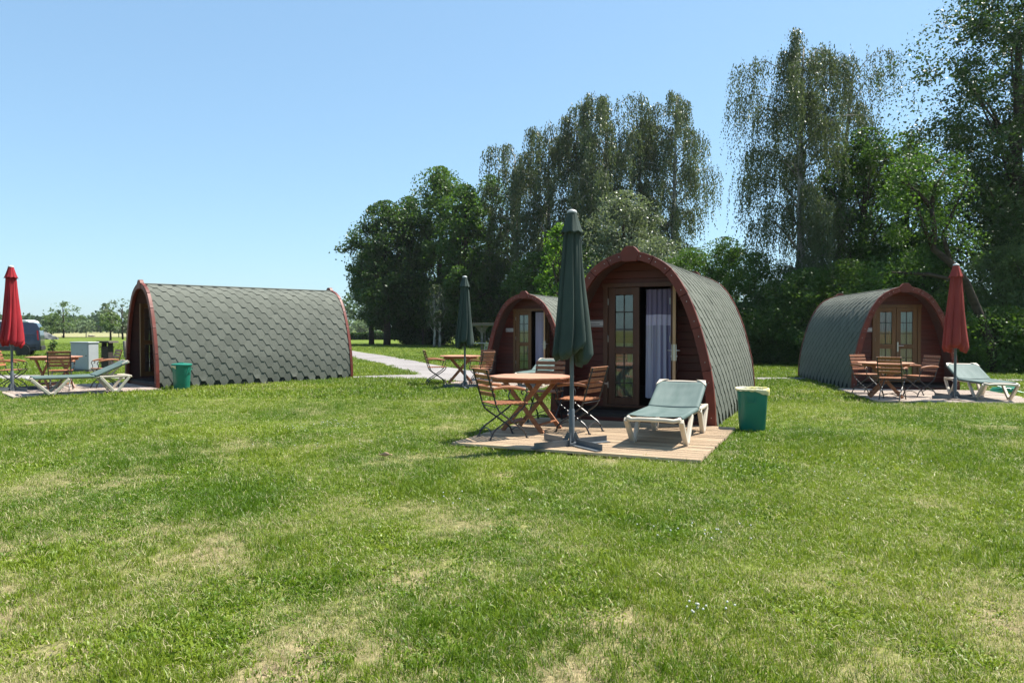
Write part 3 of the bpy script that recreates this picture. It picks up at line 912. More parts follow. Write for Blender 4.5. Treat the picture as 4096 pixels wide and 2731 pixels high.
# ------------------------------------------------------------------ octagonal folding tables
def make_table():
    t = thing('octagonal_table', 'x', 'table')
    ap = .535; c8 = ap * math.tan(PI / 8)
    def hx(y):
        a = abs(y)
        return ap if a <= c8 else max(ap - (a - c8), .02)
    n = 15; w = 2 * ap / n
    for k in range(n):
        y0 = -ap + k * w + .002; y1 = y0 + w - .0045
        q = [(-hx(y0), y0), (hx(y0), y0), (hx(y1), y1), (-hx(y1), y1)]
        if y0 < c8 < y1: q = [(-hx(y0), y0), (hx(y0), y0), (hx(c8), c8), (hx(y1), y1), (-hx(y1), y1), (-hx(c8), c8)]
        if y0 < -c8 < y1: q = [(-hx(y0), y0), (hx(y0), y0)] [:0] + [(-hx(y0), y0), (hx(y0), y0), (hx(-c8), -c8), (hx(y1), y1), (-hx(y1), y1), (-hx(-c8), -c8)]
        obj('top_slat', MB().prism(q, .708, .730, 'z'), M_TEAKT, t, bevel=.003)
    for y in (-.30, .30): obj('apron', MB().box((0, y, .678), (.86, .026, .058)), M_TEAK, t, bevel=.003)
    for x in (-.40, .40): obj('apron', MB().box((x, 0, .672), (.026, .572, .05)), M_TEAK, t, bevel=.003)
    for y, o in ((-.262, .017), (.262, -.017)):
        obj('leg', MB().beam((-.31, y + o, .0), (.29, y + o, .70), .030, .058, (0, 0, 1)), M_TEAK, t, bevel=.004)
        obj('leg', MB().beam((.31, y - o, .0), (-.29, y - o, .70), .030, .058, (0, 0, 1)), M_TEAK, t, bevel=.004)
    for x, y2 in ((-.235, .262), (.235, .262)):
        obj('stretcher', MB().box((x, 0, .105), (.07, 2 * y2 - .07, .022), Matrix.Rotation(R(-25 if x > 0 else 25), 3, 'Y')), M_TEAK, t, bevel=.003)
    obj('pivot_rod', MB().tube([(0, -.30, .355), (0, .30, .355)], .008, 8), M_STEEL, t)
    return t
table0 = make_table(); _tu = [False]
def table(label, x, y, rz):
    t = table0 if not _tu[0] else copy_tree(table0)
    _tu[0] = True
    t.location = (x, y, dz(x, y)); t.rotation_euler = (0, 0, rz)
    tag(t, label, 'table', 'octagonal folding wooden tables')
table('octagonal wooden table on the nearest deck, left of the large green umbrella', .26, 10.03, R(-28))
table('octagonal wooden table beside the smaller green umbrella further back', -1.38, 19.75, R(4))
table('octagonal wooden table in front of the grey cabinet at the left', -10.55, 17.05, R(-30))
table('octagonal wooden table in front of the right cabin', 7.95, 15.75, R(-22))

# ------------------------------------------------------------------ sun loungers
def make_lounger():
    l = thing('sun_lounger', 'x', 'lounger')
    W = .30
    zr = .335
    # side rails and end bows in one moulded frame
    fr = MB()
    for s in (-1, 1):
        fr.tube([(.03, s * W * .8, zr - .02), (.05, s * W * .97, zr - .008), (.12, s * W, zr), (1.0, s * W, zr - .01), (1.86, s * W, zr - .01), (1.91, s * W * .93, zr - .015)], .026, 10)
    fr.tube([(.03, -W * .82, zr - .02), (.015, -W * .5, zr - .012), (.012, 0, zr - .01), (.015, W * .5, zr - .012), (.03, W * .82, zr - .02)], .026, 10)
    fr.tube([(1.91, -W * .95, zr - .015), (1.93, 0, zr - .02), (1.91, W * .95, zr - .015)], .024, 10)
    fr.tube([(.74, -W, zr - .03), (.74, W, zr - .03)], .016, 8)
    obj('frame', fr.mesh('frame', True), M_PLAST, l)
    def vleg(x0, xf, x1):
        mb = MB()
        mb.beam((x0, 0, zr - .02), (xf - .028, 0, .0), .056, .060, (1, 0, .3))
        mb.beam((x1, .0, zr - .02), (xf + .028, 0, .0), .052, .056, (-1, 0, .3))
        mb.box((xf, 0, .022), (.10, .044, .044))
        if x0 > 1: mb.beam((x0 - .03, 0, zr - .005), (x1 + .03, 0, zr - .005), .044, .040)
        return mb.mesh('leg')
    a, b = vleg(.07, .42, .73), vleg(1.32, 1.60, 1.87)
    for m_, in ((a,), (b,)):
        for s in (-1, 1):
            obj('leg', m_, M_PLAST, l, (0, s * (W + .018), 0), bevel=.010)
    # sling: a sheet wrapped over the rails, sagging in the middle
    def sling(x0, x1, zf, name, n=26):
        V = []; NY = 32
        for i in range(n + 1):
            t = i / n; x = x0 + (x1 - x0) * t
            for j in range(NY + 1):
                v = -1 + 2 * j / NY; a = abs(v); sg = 1 if v > 0 else -1
                sag = .030 * (math.sin(PI * min(max(t, .06), .94)) ** .5)
                if a <= .8:
                    q = v / .8
                    y, z = q * W, .031 - sag * (1 - q * q) + .0025 * math.sin(x * 31 + v * 2) * (1 - q * q)
                else:
                    f = (a - .8) / .2 * R(125)           # wrapped round the side rail
                    y, z = sg * (W + .0315 * math.sin(f)), .0315 * math.cos(f)
                V.append((x, y, zf(x) + z))
        Fs = [(i * (NY + 1) + j, (i + 1) * (NY + 1) + j, (i + 1) * (NY + 1) + j + 1, i * (NY + 1) + j + 1) for i in range(n) for j in range(NY)]
        me = MB().add(V, Fs).mesh(name, 'all')
        o = obj(name, me, M_SLING, l)
        s_ = o.modifiers.new('cloth', 'SOLIDIFY'); s_.thickness = .005
        return o
    sling(.095, 1.20, lambda x: zr, 'seat_sling')
    ang = R(24)
    back = sling(.02, .70, lambda x: 0, 'back_sling', 18)
    back.location = (1.185, 0, zr - .003); back.rotation_euler = (0, -ang, 0)
    bf = MB()
    for s in (-1, 1): bf.tube([(.0, s * W, 0), (.68, s * W, 0), (.735, s * W * .93, 0)], .023, 10)
    bf.tube([(.735, -W * .95, 0), (.752, 0, -.004), (.735, W * .95, 0)], .025, 10)
    bo = obj('back_frame', bf.mesh('back_frame', True), M_PLAST, l); bo.location = back.location; bo.rotation_euler = back.rotation_euler
    for s in (-1, 1):
        tri = [(.60, s * (W + .034)), (.745, s * (W + .012)), (.758, s * (W - .11)), (.722, s * (W - .05))]
        cc = obj('corner_cap', MB().prism(tri if s > 0 else tri[::-1], .012, .0370, 'z'), M_PLAST, l); cc.location = back.location; cc.rotation_euler = back.rotation_euler
        obj('prop', MB().beam((1.45, s * .2, zr - .03), (1.72, s * .2, zr + .21), .02, .03), M_PLAST, l)
    return l
lounge0 = make_lounger(); _lu = [False]
def lounger(label, fx, fy, ax, ay):
    """fx, fy: mid-point between the two front feet; ax, ay: direction foot end -> head end"""
    n = math.hypot(ax, ay); ax /= n; ay /= n
    l = lounge0 if not _lu[0] else copy_tree(lounge0)
    _lu[0] = True
    x, y = fx - .42 * ax, fy - .42 * ay
    l.location = (x, y, dz(fx, fy)); l.rotation_euler = (0, 0, math.atan2(ay, ax))
    tag(l, label, 'lounger', 'cream plastic sun loungers with green slings')
lounger('green sun lounger on the nearest deck with its back raised to the open door', 1.76, 8.80, .40, .92)
lounger('green sun lounger half hidden behind the nearest table and chair', .50, 19.15, .40, .92)
lounger('green sun lounger seen from the side in front of the grey-sided left cabin', -9.70, 15.52, .785, .62)
lounger('pale-looking sun lounger at the right edge beside the faded red umbrella', 9.78, 15.05, .15, .985)

# ------------------------------------------------------------------ waste bins
def bin_body(sq, n=40):
    pr = [(.150, 0), (.165, .01), (.172, .03), (.200, .50), (.206, .55), (.216, .555), (.216, .575), (.203, .578), (.196, .55), (.168, .06)]
    return MB().lathe(pr, n, cap=True, sq=sq).mesh('body', True)
def handle_box(mb, s):
    mb.box((s * .225, 0, .50), (.045, .012, .012)); 
    mb.tube([(s * .198, -.055, .52), (s * .236, -.055, .52), (s * .236, -.055, .475), (s * .236, .055, .475), (s * .236, .055, .52), (s * .198, .055, .52)], .008, 6)
x, y = 3.34, 10.28
b1 = thing('waste_bin', 'open green bin lined with a cream bag beside the nearest cabin', 'bin', (x, y, g(x, y)), R(-15), 'green waste bins')
obj('body', bin_body(5.0), M_BIN, b1)
rim = []
for k in range(48):
    a = 2 * PI * k / 48; q = (abs(math.cos(a)) ** 5 + abs(math.sin(a)) ** 5) ** (-.2)
    rim.append((a, q))
V = []; rr = random.Random(3)
dr = [.006 + .065 * max(0, math.sin(a - 4.2)) ** 3 + rr.uniform(-.008, .008) for a, q in rim]
lay = [(.190, .52, 0), (.200, .582, 0), (.212, .589, 0), (.225, .583, 0), (.2265, .572, .35), (.2225, .568, 1.0)]
for r_, z_, dd in lay:
    for k, (a, q) in enumerate(rim):
        V.append((r_ * q * math.cos(a), r_ * q * math.sin(a), z_ - dd * dr[k] + rr.uniform(-.003, .003)))
Fs = [(j * 48 + k, j * 48 + (k + 1) % 48, (j + 1) * 48 + (k + 1) % 48, (j + 1) * 48 + k) for j in range(5) for k in range(48)]
bo = obj('bag', MB().add(V, Fs).mesh('bag', 'all'), M_BAG, b1)
hb = MB(); hb.tube([(-.07, -.208, .47), (-.07, -.226, .47), (-.07, -.226, .41), (.0, -.228, .405), (.03, -.226, .41), (.03, -.226, .47), (.03, -.208, .47)], .007, 6)
obj('grip', hb, M_BIN, b1)
def lidded(label, x, y, rz):
    b = thing('waste_bin', label, 'bin', (x, y, g(x, y)), rz, 'green waste bins')
    obj('body', bin_body(None), M_BIN, b)
    obj('lid', MB().lathe([(.222, .572), (.228, .58), (.224, .60), (.20, .612), (.10, .622), (.02, .624)], 36).mesh('lid', True), M_BIN, b)
    for s_ in (1, -1):
        h = MB(); handle_box(h, s_); obj('handle', h, M_BIN, b)
    obj('lid_knob', MB().box((0, 0, .63), (.10, .02, .02)), M_BIN, b, bevel=.004)
    return b
b2 = lidded('green bin with a lid standing against the grey shingled left cabin', -7.66, 17.15, R(-10))
V = []; 
for r_, z_ in ((.214, .570), (.2215, .566), (.2165, .53), (.2125, .515)):
    for k in range(13):
        a = R(150 + k * 10); V.append((r_ * math.cos(a), r_ * math.sin(a), z_ + (.02 * math.sin(k * .9) if z_ < .54 else 0)))
obj('bag', MB().add(V, [(j * 13 + k, j * 13 + k + 1, (j + 1) * 13 + k + 1, (j + 1) * 13 + k) for j in range(3) for k in range(12)]), M_BAG, b2)
lidded('green bin partly hidden behind the grey cabinet', -12.25, 25.4, 0.4)
# ------------------------------------------------------------------ parked van
def van(label, x, y, rz):
    v = thing('parked_van', label, 'van', (x, y, g(x, y)), rz)
    # side outline, x forward (nose at +2.2), z up
    out = [(-2.16, .30), (-2.20, .55), (-2.19, 1.0), (-2.12, 1.50), (-2.02, 1.70), (-1.85, 1.77), (-.6, 1.80), (.45, 1.77), (.72, 1.68), (1.32, 1.16), (1.45, 1.10), (2.02, .96), (2.16, .82), (2.20, .55), (2.16, .30)]
    def wy(z):
        return .86 if z < .95 else .86 - .13 * ((z - .95) / .85) ** 1.3
    V = []; Fs = []; n = len(out)
    rows = (-1, -.96, -.8, 0, .8, .96, 1)
    for r in rows:
        k = .965 if abs(r) == 1 else 1.0
        for (a, b) in out:
            cx_, cz = 0, .95
            V.append((cx_ + (a - cx_) * (k if abs(a) > 1 else 1), r * wy(b), cz + (b - cz) * k))
    for j in range(len(rows) - 1):
        for i in range(n):
            Fs.append((j * n + i, j * n + (i + 1) % n, (j + 1) * n + (i + 1) % n, (j + 1) * n + i))
    # side faces as strips towards the middle line (keeps them convex enough)
    for r_ in (0, len(rows) - 1): Fs.append(tuple(r_ * n + i for i in range(n)))
    obj('body', MB().add(V, Fs).mesh('body', True), M_VAN, v)
    for s in (-1, 1):
        def side(pts, name, m_, d=.006):
            q = [(a, s * (wy(b) + d), b) for a, b in pts] + [(a, s * (wy(b) - .03), b) for a, b in pts]
            k = len(pts)
            obj(name, MB().add(q, [tuple(range(k)), tuple(range(2 * k - 1, k - 1, -1))] + [(i, (i + 1) % k, k + (i + 1) % k, k + i) for i in range(k)]), m_, v)
        side([(-.62, 1.12), (.15, 1.10), (.15, 1.52), (-.58, 1.55)], 'side_window', M_GLASSD)
        side([(.22, 1.10), (1.12, 1.10), (.70, 1.50), (.22, 1.52)], 'side_window', M_GLASSD)
        side([(-2.13, .85), (-2.06, .85), (-2.02, 1.35), (-2.09, 1.35)], 'tail_light', M_REDL, .008)
        side([(-2.0, .42), (1.9, .42), (1.9, .48), (-2.0, .48)], 'side_moulding', M_TYRE, .012)
        side([(-1.9, 1.10), (-.72, 1.10), (-.72, 1.12), (-1.9, 1.12)], 'panel_crease', M_TYRE, .002)
        for xw in (-1.42, 1.42):
            w = MB().lathe([(.20, -.09), (.295, -.09), (.315, -.06), (.315, .06), (.295, .09), (.20, .09)], 28).mesh('wheel', True)
            wo_ = obj('wheel', w, M_TYRE, v, (xw, s * .80, .315), (R(90), 0, 0))
            hub = MB().lathe([(.03, .05), (.05, .075), (.06, .06)], 16)
            for k in range(7):
                a = 2 * PI * k / 7
                hub.beam((math.cos(a) * .03, math.sin(a) * .03, .066), (math.cos(a) * .19, math.sin(a) * .19, .066), .055, .03)
            hub.lathe([(.185, .05), (.205, .075), (.205, .05)], 28)
            obj('rim', hub.mesh('rim', True), M_ALLOY, wo_, (0, 0, .022), (0 if s < 0 else PI, 0, 0))
            obj('wheel_arch', MB().lathe([(.33, -.012), (.365, -.012), (.365, .012), (.33, .012)], 28, cap=False), M_TYRE, v, (xw, s * .862, .33), (R(90), 0, 0))
    obj('rear_bumper', MB().box((-2.19, 0, .42), (.10, 1.66, .24)), M_TYRE, v, bevel=.03)
    obj('rear_window', MB().box((-2.125, 0, 1.33), (.03, 1.2, .42), Matrix.Rotation(R(-10), 3, 'Y')), M_GLASSD, v)
    return v
van('dark blue van parked on the grass behind the red umbrella', -27.0, 38.5, R(206))
cv = thing('caravan', 'white caravan roof showing above the dark van', 'caravan', (-63.0, 93, g(-63, 93)), R(4))
obj('body', MB().prism([(-3, .45), (-3.1, 1.2), (-2.75, 2.35), (-2.4, 2.55), (2.4, 2.62), (2.85, 2.45), (3.15, 1.3), (3.05, .45)], -1.1, 1.1, 'y'), M_CARAV, cv, bevel=.09)
obj('window', MB().box((-.6, -1.105, 1.75), (1.4, .02, .6)), M_GLASSD, cv); obj('window', MB().box((1.6, -1.105, 1.75), (.9, .02, .6)), M_GLASSD, cv)
for s in (-1, 1):
    obj('wheel', MB().tube([(0, s * .95, .33), (0, s * 1.12, .33)], .33, 24).mesh('wheel', True), M_TYRE, cv)

# ------------------------------------------------------------------ service cabinet, posts, water point
x, y = -13.98, 24.2
cb = thing('service_cabinet', 'pale grey electrical cabinet on the lawn behind the left table', 'cabinet', (x, y, g(x, y)), R(-24))
obj('body', MB().box((0, 0, .54), (.86, .36, .86)), M_GREYM, cb, bevel=.02)
obj('base', MB().box((0, 0, .06), (.84, .34, .12)), M_WOODG, cb, bevel=.01)
obj('roof', MB().box((0, 0, .985), (.90, .40, .05)), M_GREYM, cb, bevel=.018)
obj('door', MB().box((0, -.184, .54), (.80, .012, .78)), M_GREYM, cb, bevel=.006)
obj('lock', MB().tube([(.33, -.196, .56), (.33, -.188, .56)], .022, 12), M_IRON, cb)
for q in ((-.1, .62), (-.2, .5), (.15, .74)): obj('vent_plug', MB().tube([(q[0], -.194, q[1]), (q[0], -.189, q[1])], .012, 8), M_WOODG, cb)
x, y = -13.45, 25.6
pt = thing('bird_feeder', 'dark wooden post box with a small flat roof beside the cabinet', 'feeder', (x - .55, y, g(x, y)), R(-15))
obj('post', MB().box((0, 0, .40), (.30, .24, .80)), M_DARKW, pt, bevel=.01)
for s in (-1, 1): obj('upright', MB().box((s * .13, 0, .875), (.035, .2, .17)), M_DARKW, pt)
obj('roof', MB().prism([(-.29, .955), (.29, .955), (.25, 1.02), (-.25, 1.02)], -.22, .22, 'y'), M_DARKW, pt, bevel=.008)
obj('tray', MB().box((0, 0, .815), (.34, .28, .03)), M_DARKW, pt)
x, y = -18.9, 36.2
obj_ = obj('marker_post', MB().lathe([(.075, 0), (.075, .84), (.06, .87), (.02, .88)], 14).mesh('marker_post', True), M_WOODG, None, (x, y, g(x, y) - .02), (0, R(-4), 0))
tag(obj_, 'leaning round grey post on the lawn beside the left cabin', 'post')
x, y = -1.38, 34.0
wp = thing('dish_washing_stand', 'roofed wooden dish-washing stand behind the smaller green umbrella', 'washing stand', (x, y, g(x, y)), R(3))
obj('post', MB().box((0, 0, .79), (.115, .115, 1.58)), M_WOODG, wp, bevel=.01)
obj('roof_board', MB().box((-.08, 0, 1.70), (2.05, .8, .085)), M_WOODG, wp, bevel=.015)
obj('roof_board', MB().box((-.02, .02, 1.762), (1.95, .9, .022)), M_WOODG, wp, (0, 0, 0), bevel=.006)
for s in (-1, 1):
    obj('brace', MB().prism([(s * .05, 1.30), (s * .34, 1.655), (s * .05, 1.655)], -.03, .03, 'y'), M_WOODG, wp)
obj('post', MB().box((.15, .5, .85), (.05, .05, 1.60)), M_WOODG, wp)
obj('counter', MB().box((.02, -.05, .86), (.85, .5, .03)), M_WHITE, wp, bevel=.01)
obj('basin', MB().lathe([(.11, -.12), (.16, 0.0), (.17, 0.0), (.12, -.13)], 20, (.25, -.05, .85)), M_WHITE, wp)
obj('tap', MB().tube([(.34, .12, .87), (.34, .12, 1.04), (.32, .06, 1.08), (.29, -.02, 1.05)], .012, 8).mesh('tap', True), M_STEEL, wp)
obj('drain_pipe', MB().tube([(.12, -.1, .72), (.12, -.1, .50)], .02, 8).tube([(.12, -.1, .71), (.23, -.1, .71), (.25, -.1, .67), (.23, -.1, .61), (.12, -.1, .61)], .018, 8).mesh('drain_pipe', True), M_WHITE, wp)
obj('cabinet', MB().box((.25, .06, .28), (.42, .3, .56)), M_POLE, wp)
hp = []
for k in range(60):
    a = k * .35; hp.append((11.45 + .24 * math.cos(a) + .002 * k, 17.35 + .20 * math.sin(a), g(11, 17) + .03 + .0022 * k))
hp += [(11.9, 17.2, g(11, 17) + .03), (12.5, 16.9, g(12, 17) + .02), (13.2, 16.95, g(13, 17) + .015)]
tag(obj('garden_hose', MB().tube(hp, .016, 6).mesh('garden_hose', True), M_HOSE), 'coiled green hose on the grass beside the right cabin', 'hose')
# curled dry leaf on the lawn
V = []
for i in range(13):
    t = i / 12
    for j in range(7):
        s = -1 + j / 3
        w = .032 * math.sin(PI * min(max(t, .08), .95)) ** .7
        V.append((-.075 + .16 * t, s * w * (1 - .25 * s * s), .02 + .032 * s * s * math.sin(PI * t) + .05 * (t - .4) ** 2 + .006 * math.sin(9 * t + 4 * s)))
Fs = [(i * 7 + j, i * 7 + j + 1, i * 7 + j + 8, i * 7 + j + 7) for i in range(12) for j in range(6)]
dl = obj('dry_leaf', MB().add(V, Fs).mesh('dry_leaf', 'all'), M_STRAW, None, (-1.37, 7.93, g(-1.4, 7.9) + .03), (R(-20), 0, R(-18)))
sm = dl.modifiers.new('t', 'SOLIDIFY'); sm.thickness = .002
tag(dl, 'curled pale tan dead leaf lying on the open lawn', 'leaf')
# heap under a grey tarpaulin, felled logs and field posts in the distance
V = []; 
for j in range(9):
    t = j / 8
    for k in range(24):
        a = 2 * PI * k / 24
        r_ = (1 - t ** 1.8) * (1 + .22 * math.sin(3 * a + 1) + .12 * math.sin(7 * a + 5 * t)) + .02
        V.append((1.5 * r_ * math.cos(a), .8 * r_ * math.sin(a), 1.15 * t + .12 * math.sin(4 * a + 6 * t) * (1 - t)))
Fs = [(j * 24 + k, j * 24 + (k + 1) % 24, (j + 1) * 24 + (k + 1) % 24, (j + 1) * 24 + k) for j in range(8) for k in range(24)] + [tuple(8 * 24 + k for k in range(24))]
tag(obj('tarpaulin_heap', MB().add(V, Fs).mesh('tarpaulin_heap', True), M_TARP, None, (-67.6, 107, g(-67, 107) - .05)), 'low grey tarpaulin heap on the grass beyond the van', 'tarpaulin')
def log(label, x0, y0, x1, y1, r):
    z = .11 + r
    pts = [(x0 + (x1 - x0) * k / 6 + .05 * math.sin(k * 2.1), y0 + (y1 - y0) * k / 6, z + .02 * math.sin(k * 1.7)) for k in range(7)]
    tag(obj('felled_log', MB().tube(pts, [r * (1 - .06 * k) for k in range(7)], 10).mesh('felled_log', True), M_LOG), label, 'log', 'felled pale logs in the hay field')
log('longer pale log lying in the hay field left of the fence post', -83.5, 138, -79.6, 131, .2)
log('shorter pale log lying in the hay field right of the fence post', -79.5, 139, -75, 133, .18)
for lab, x, y, h in (('thin fence post at the hay field edge between the young trees', -72.5, 126, .9), ('thin fence post near the left cabin and the twin-stemmed young tree', -68.0, 128, .9), ('thin fence post at the field edge right of the grey-sided cabin', -27.6, 128, .9), ('dark stump-like post on the lawn under the dark trees', -7.9, 65.5, 1.5)):
    tag(obj('fence_post', MB().lathe([(.07, 0), (.065, h - .03), (.03, h)], 10).mesh('fence_post', True), M_DARKW, None, (x, y, g(x, y) - .03 + (.1 if y > 125 else 0)), (R(1.5), R(1), 0)), lab, 'post', 'fence posts along the field')
# ------------------------------------------------------------------ foliage
LM = {
 'dark':   leaf_mat('leaf_dark', (.022, .050, .014), (.050, .098, .022), .40),
 'mid':    leaf_mat('leaf_mid', (.034, .074, .016), (.075, .140, .028), .45),
 'bright': leaf_mat('leaf_bright', (.075, .160, .018), (.14, .25, .035), .50),
 'birch':  leaf_mat('leaf_birch', (.040, .060, .027), (.100, .130, .062), .34, .45, .4, (1.15, 1.15, .65)),
 'silver': leaf_mat('leaf_silver', (.068, .092, .050), (.160, .190, .118), .38, .42, .5, (1.15, 1.2, .7)),
 'oak':    leaf_mat('leaf_oak', (.028, .066, .014), (.070, .135, .026), .48),
 'shade':  leaf_mat('leaf_shade', (.020, .046, .012), (.050, .092, .022), .30),
 'willow': leaf_mat('leaf_willow', (.06, .105, .034), (.14, .20, .072), .42, .45, .4, (1.2, 1.2, .6)),
 'far':    leaf_mat('leaf_far', (.045, .080, .034), (.085, .135, .058), .30, .7, .1, (1.1, 1.15, .7), .06),
 'far2':   leaf_mat('leaf_far_willow', (.085, .130, .058), (.14, .19, .090), .30, .7, .1, (1.1, 1.15, .7), .08),
}
def unit(n, rg):
    v = rg.normal(size=(n, 3)); return v / np.linalg.norm(v, axis=1, keepdims=True)
def leaves(P, size, aspect, rg, long_dir=None, name='crown', material=None, up=.0):
    """one diamond leaf per point"""
    n = len(P)
    t = unit(n, rg)
    if long_dir is not None:
        t = t * .55 + long_dir * 1.3; t /= np.linalg.norm(t, axis=1, keepdims=True)
    nn = unit(n, rg); nn[:, 2] = np.abs(nn[:, 2]) + up
    b = np.cross(t, nn); b /= (np.linalg.norm(b, axis=1, keepdims=True) + 1e-9)
    l = (size * rg.uniform(.65, 1.3, n))[:, None]; w = l * aspect
    V = np.stack([P - t * l * .5, P + b * w * .5 + t * l * .05, P + t * l * .5, P - b * w * .5 + t * l * .05], 1).reshape(-1, 3)
    Fq = np.arange(4 * n).reshape(n, 4)
    return np_mesh(name, V, Fq, [material])

def finish(name, label, x, y, z, trunk, P, size, aspect, rg, leafm, bark, group, long_dir=None, cat='tree', rz=0):
    t = thing(name, label, cat, (x, y, z), rz, group)
    if trunk is not None: obj('trunk', trunk.mesh('trunk', 'all', fix=False), bark, t)
    obj('crown', leaves(P, size, aspect, rg, long_dir, 'crown', LM[leafm]), None, t)
    return t

def broad(name, label, x, y, H, Rr, hb, nclump, per, size, leafm, seed, group='trees behind the cabins', lean=(0, 0), bark=None, shape=1.0, gap=0.0, cat='tree', low=.25, rc=.27, sy=1.0, trunk_r=None, flat=.8, dens=1.0):
    rg = np.random.default_rng(seed)
    nclump = int(nclump * 1.25 * dens); per = int(per * .90); rc = rc * 1.12; size = size * 1.12
    def crown_prof(t):
        q = (t - .42) / (.58 if t > .42 else .42)
        e = math.sqrt(max(0.0, 1 - abs(q) ** 2.3))
        return e if t > .42 else .45 + .55 * e
    cen = []
    tt = rg.random(nclump)
    for i in range(nclump):
        t = tt[i]
        prof = crown_prof(t)
        a = rg.random() * 2 * PI
        r = Rr * prof * (rg.random() ** .42) * (.82 + .38 * math.sin(3 * a + seed) * math.sin(5 * t + seed) + .25 * rg.random())
        cen.append((lean[0] * t + r * math.cos(a), lean[1] * t + r * math.sin(a) * sy, hb + (H - hb) * t * .94))
    cen = np.array(cen)
    rad = Rr * rc * rg.uniform(.40, 1.25, nclump) * (1 - .35 * tt)
    cnt = np.maximum((per * (rad / rad.mean()) ** 2).astype(int), 8)
    P = []
    for c, r, k in zip(cen, rad, cnt):
        d = unit(k, rg); q = rg.random(k) ** .45
        ax = rg.uniform(.75, 1.3, 3); ax[2] *= flat
        P.append(c + d * (q * r)[:, None] * ax + np.array([0, 0, -.12]) * (q * r)[:, None] * (d[:, :1] ** 2))
    P = np.concatenate(P)
    k = int(len(P) * .26 * (1 if dens == 1 else .5))      # loose leaves through the outer crown soften the clumps
    t = rg.random(k); a = rg.random(k) * 2 * PI
    pr = np.array([crown_prof(v) for v in t]) * (.66 + .72 * vnoise(t * 9 + seed * 3.1, a * 2.2 + seed)) * (.8 + .4 * vnoise(t * 24 + seed, a * 6.0))
    r = Rr * 1.10 * pr * (rg.random(k) ** .40)
    P = np.concatenate([P, np.stack([lean[0] * t + r * np.cos(a), lean[1] * t + r * np.sin(a) * sy, hb + (H - hb) * t], -1)])
    P = P[P[:, 2] > .05]
    tr = MB()
    r0 = trunk_r or (.016 * H + .05)
    top = np.array([lean[0] * .8, lean[1] * .8, hb + (H - hb) * .78])
    pts = [(lean[0] * t * t * .8 + .06 * math.sin(5 * t + seed), lean[1] * t * t * .8 + .05 * math.sin(4 * t + 2 + seed), top[2] * t - .05) for t in np.linspace(0, 1, 9)]
    tr.tube(pts, [r0 * (1.25 - t) + .02 for t in np.linspace(0, 1, 9)], 9)
    for i in rg.permutation(nclump)[:min(26, nclump)]:
        c = cen[i]; h0 = max(hb * .75, min(c[2] * rg.uniform(.45, .75), top[2]))
        t = h0 / top[2]
        s = np.array([lean[0] * t * t * .8, lean[1] * t * t * .8, h0])
        m = (s + c) / 2 + np.array([0, 0, .10 * np.linalg.norm(c - s)]) + rg.normal(size=3) * .12
        rb = r0 * .36 * (1.15 - t)
        tr.tube([s, s * .55 + m * .45 + np.array([0, 0, .02]), m, m * .5 + c * .5, c], [rb + .01, rb * .8 + .01, rb * .6 + .008, rb * .35 + .008, .01], 6)
    return finish(name, label, x, y, g(x, y), tr, P, size, .62, rg, leafm, bark or M_BARK, group, None, cat)

def weeping(name, label, x, y, H, Rr, nb, strands, size, leafm, seed, step=.09, slen=(.7, 2.4), group='weeping birches', hb=.22, lean=(0, 0), bias=0.0, tipdrop=.9, dens=1.0):
    rg = np.random.default_rng(seed)
    strands = int(strands * 3.3 * dens); nb = int(nb * .70); size = size * 1.2
    tr = MB(); pts = []
    for t in np.linspace(0, 1, 12):
        pts.append((lean[0] * t + .10 * math.sin(6 * t + seed), lean[1] * t + .08 * math.sin(5 * t + 1 + seed), H * .965 * t - .05))
    r0 = .0115 * H + .03
    tr.tube(pts, [r0 * (1.12 - t) + .012 for t in np.linspace(0, 1, 12)], 9)
    P = []; D = []
    for i in range(nb):
        t = hb + (1 - hb) * (i + rg.random()) / nb
        a = i * 2.399 + rg.normal() * .35
        prof = math.sin(PI * (.10 + .86 * (1 - t)) ** .80) ** .8
        ln = Rr * max(.32, prof) * rg.uniform(.45, 1.25)
        if bias: ln *= 1 + bias * math.cos(a)
        s = np.array([lean[0] * t + .10 * math.sin(6 * t + seed), lean[1] * t, H * .965 * t])
        rise = ln * rg.uniform(.35, .85); drop = ln * rg.uniform(.05, .35) * tipdrop
        br = []
        for k in range(9):
            q = k / 8
            br.append(s + np.array([math.cos(a) * ln * q, math.sin(a) * ln * q, rise * math.sin(q * PI * .62) - drop * q ** 3]) + rg.normal(size=3) * .05 * q)
        rb = r0 * .30 * (1.1 - t) + .012
        tr.tube(br, [rb * (1 - .85 * k / 8) + .004 for k in range(9)], 5)
        br = np.array(br)
        # leaves close to the branch
        ns = int(strands * (.5 + ln / Rr))
        for j in range(ns):
            q = rg.random() ** .65
            k = min(int(q * 8), 7); f = q * 8 - k
            p = br[k] * (1 - f) + br[k + 1] * f + rg.normal(size=3) * np.array([.15, .15, .12]) * (.5 + ln / 3)
            sl = rg.uniform(*slen) * (.45 + .75 * q)
            m = max(4, int(sl / step))
            u = np.linspace(0, 1, m)
            out = np.array([math.cos(a), math.sin(a), 0]) * rg.uniform(.0, .30) + rg.normal(size=3) * .06
            w = p + out * (1 - (1 - u[:, None]) ** 2) * sl * .5 + np.array([0, 0, -1]) * (u[:, None] ** 1.25) * sl
            w = w + rg.normal(size=(m, 3)) * np.array([.045, .045, .03])
            w = w[w[:, 2] > .5]
            P.append(w); D.append(np.tile(np.array([0, 0, -.7]), (len(w), 1)))
    P = np.concatenate(P); D = np.concatenate(D)
    return finish(name, label, x, y, g(x, y), tr, P, size * 1.12, .42, rg, leafm, M_BIRCH, group, D)

def at(px, Y): return (px - 1176) / 1700 * Y
def ht(py, Y): return CAM_H + (757 - py) / 1700 * Y

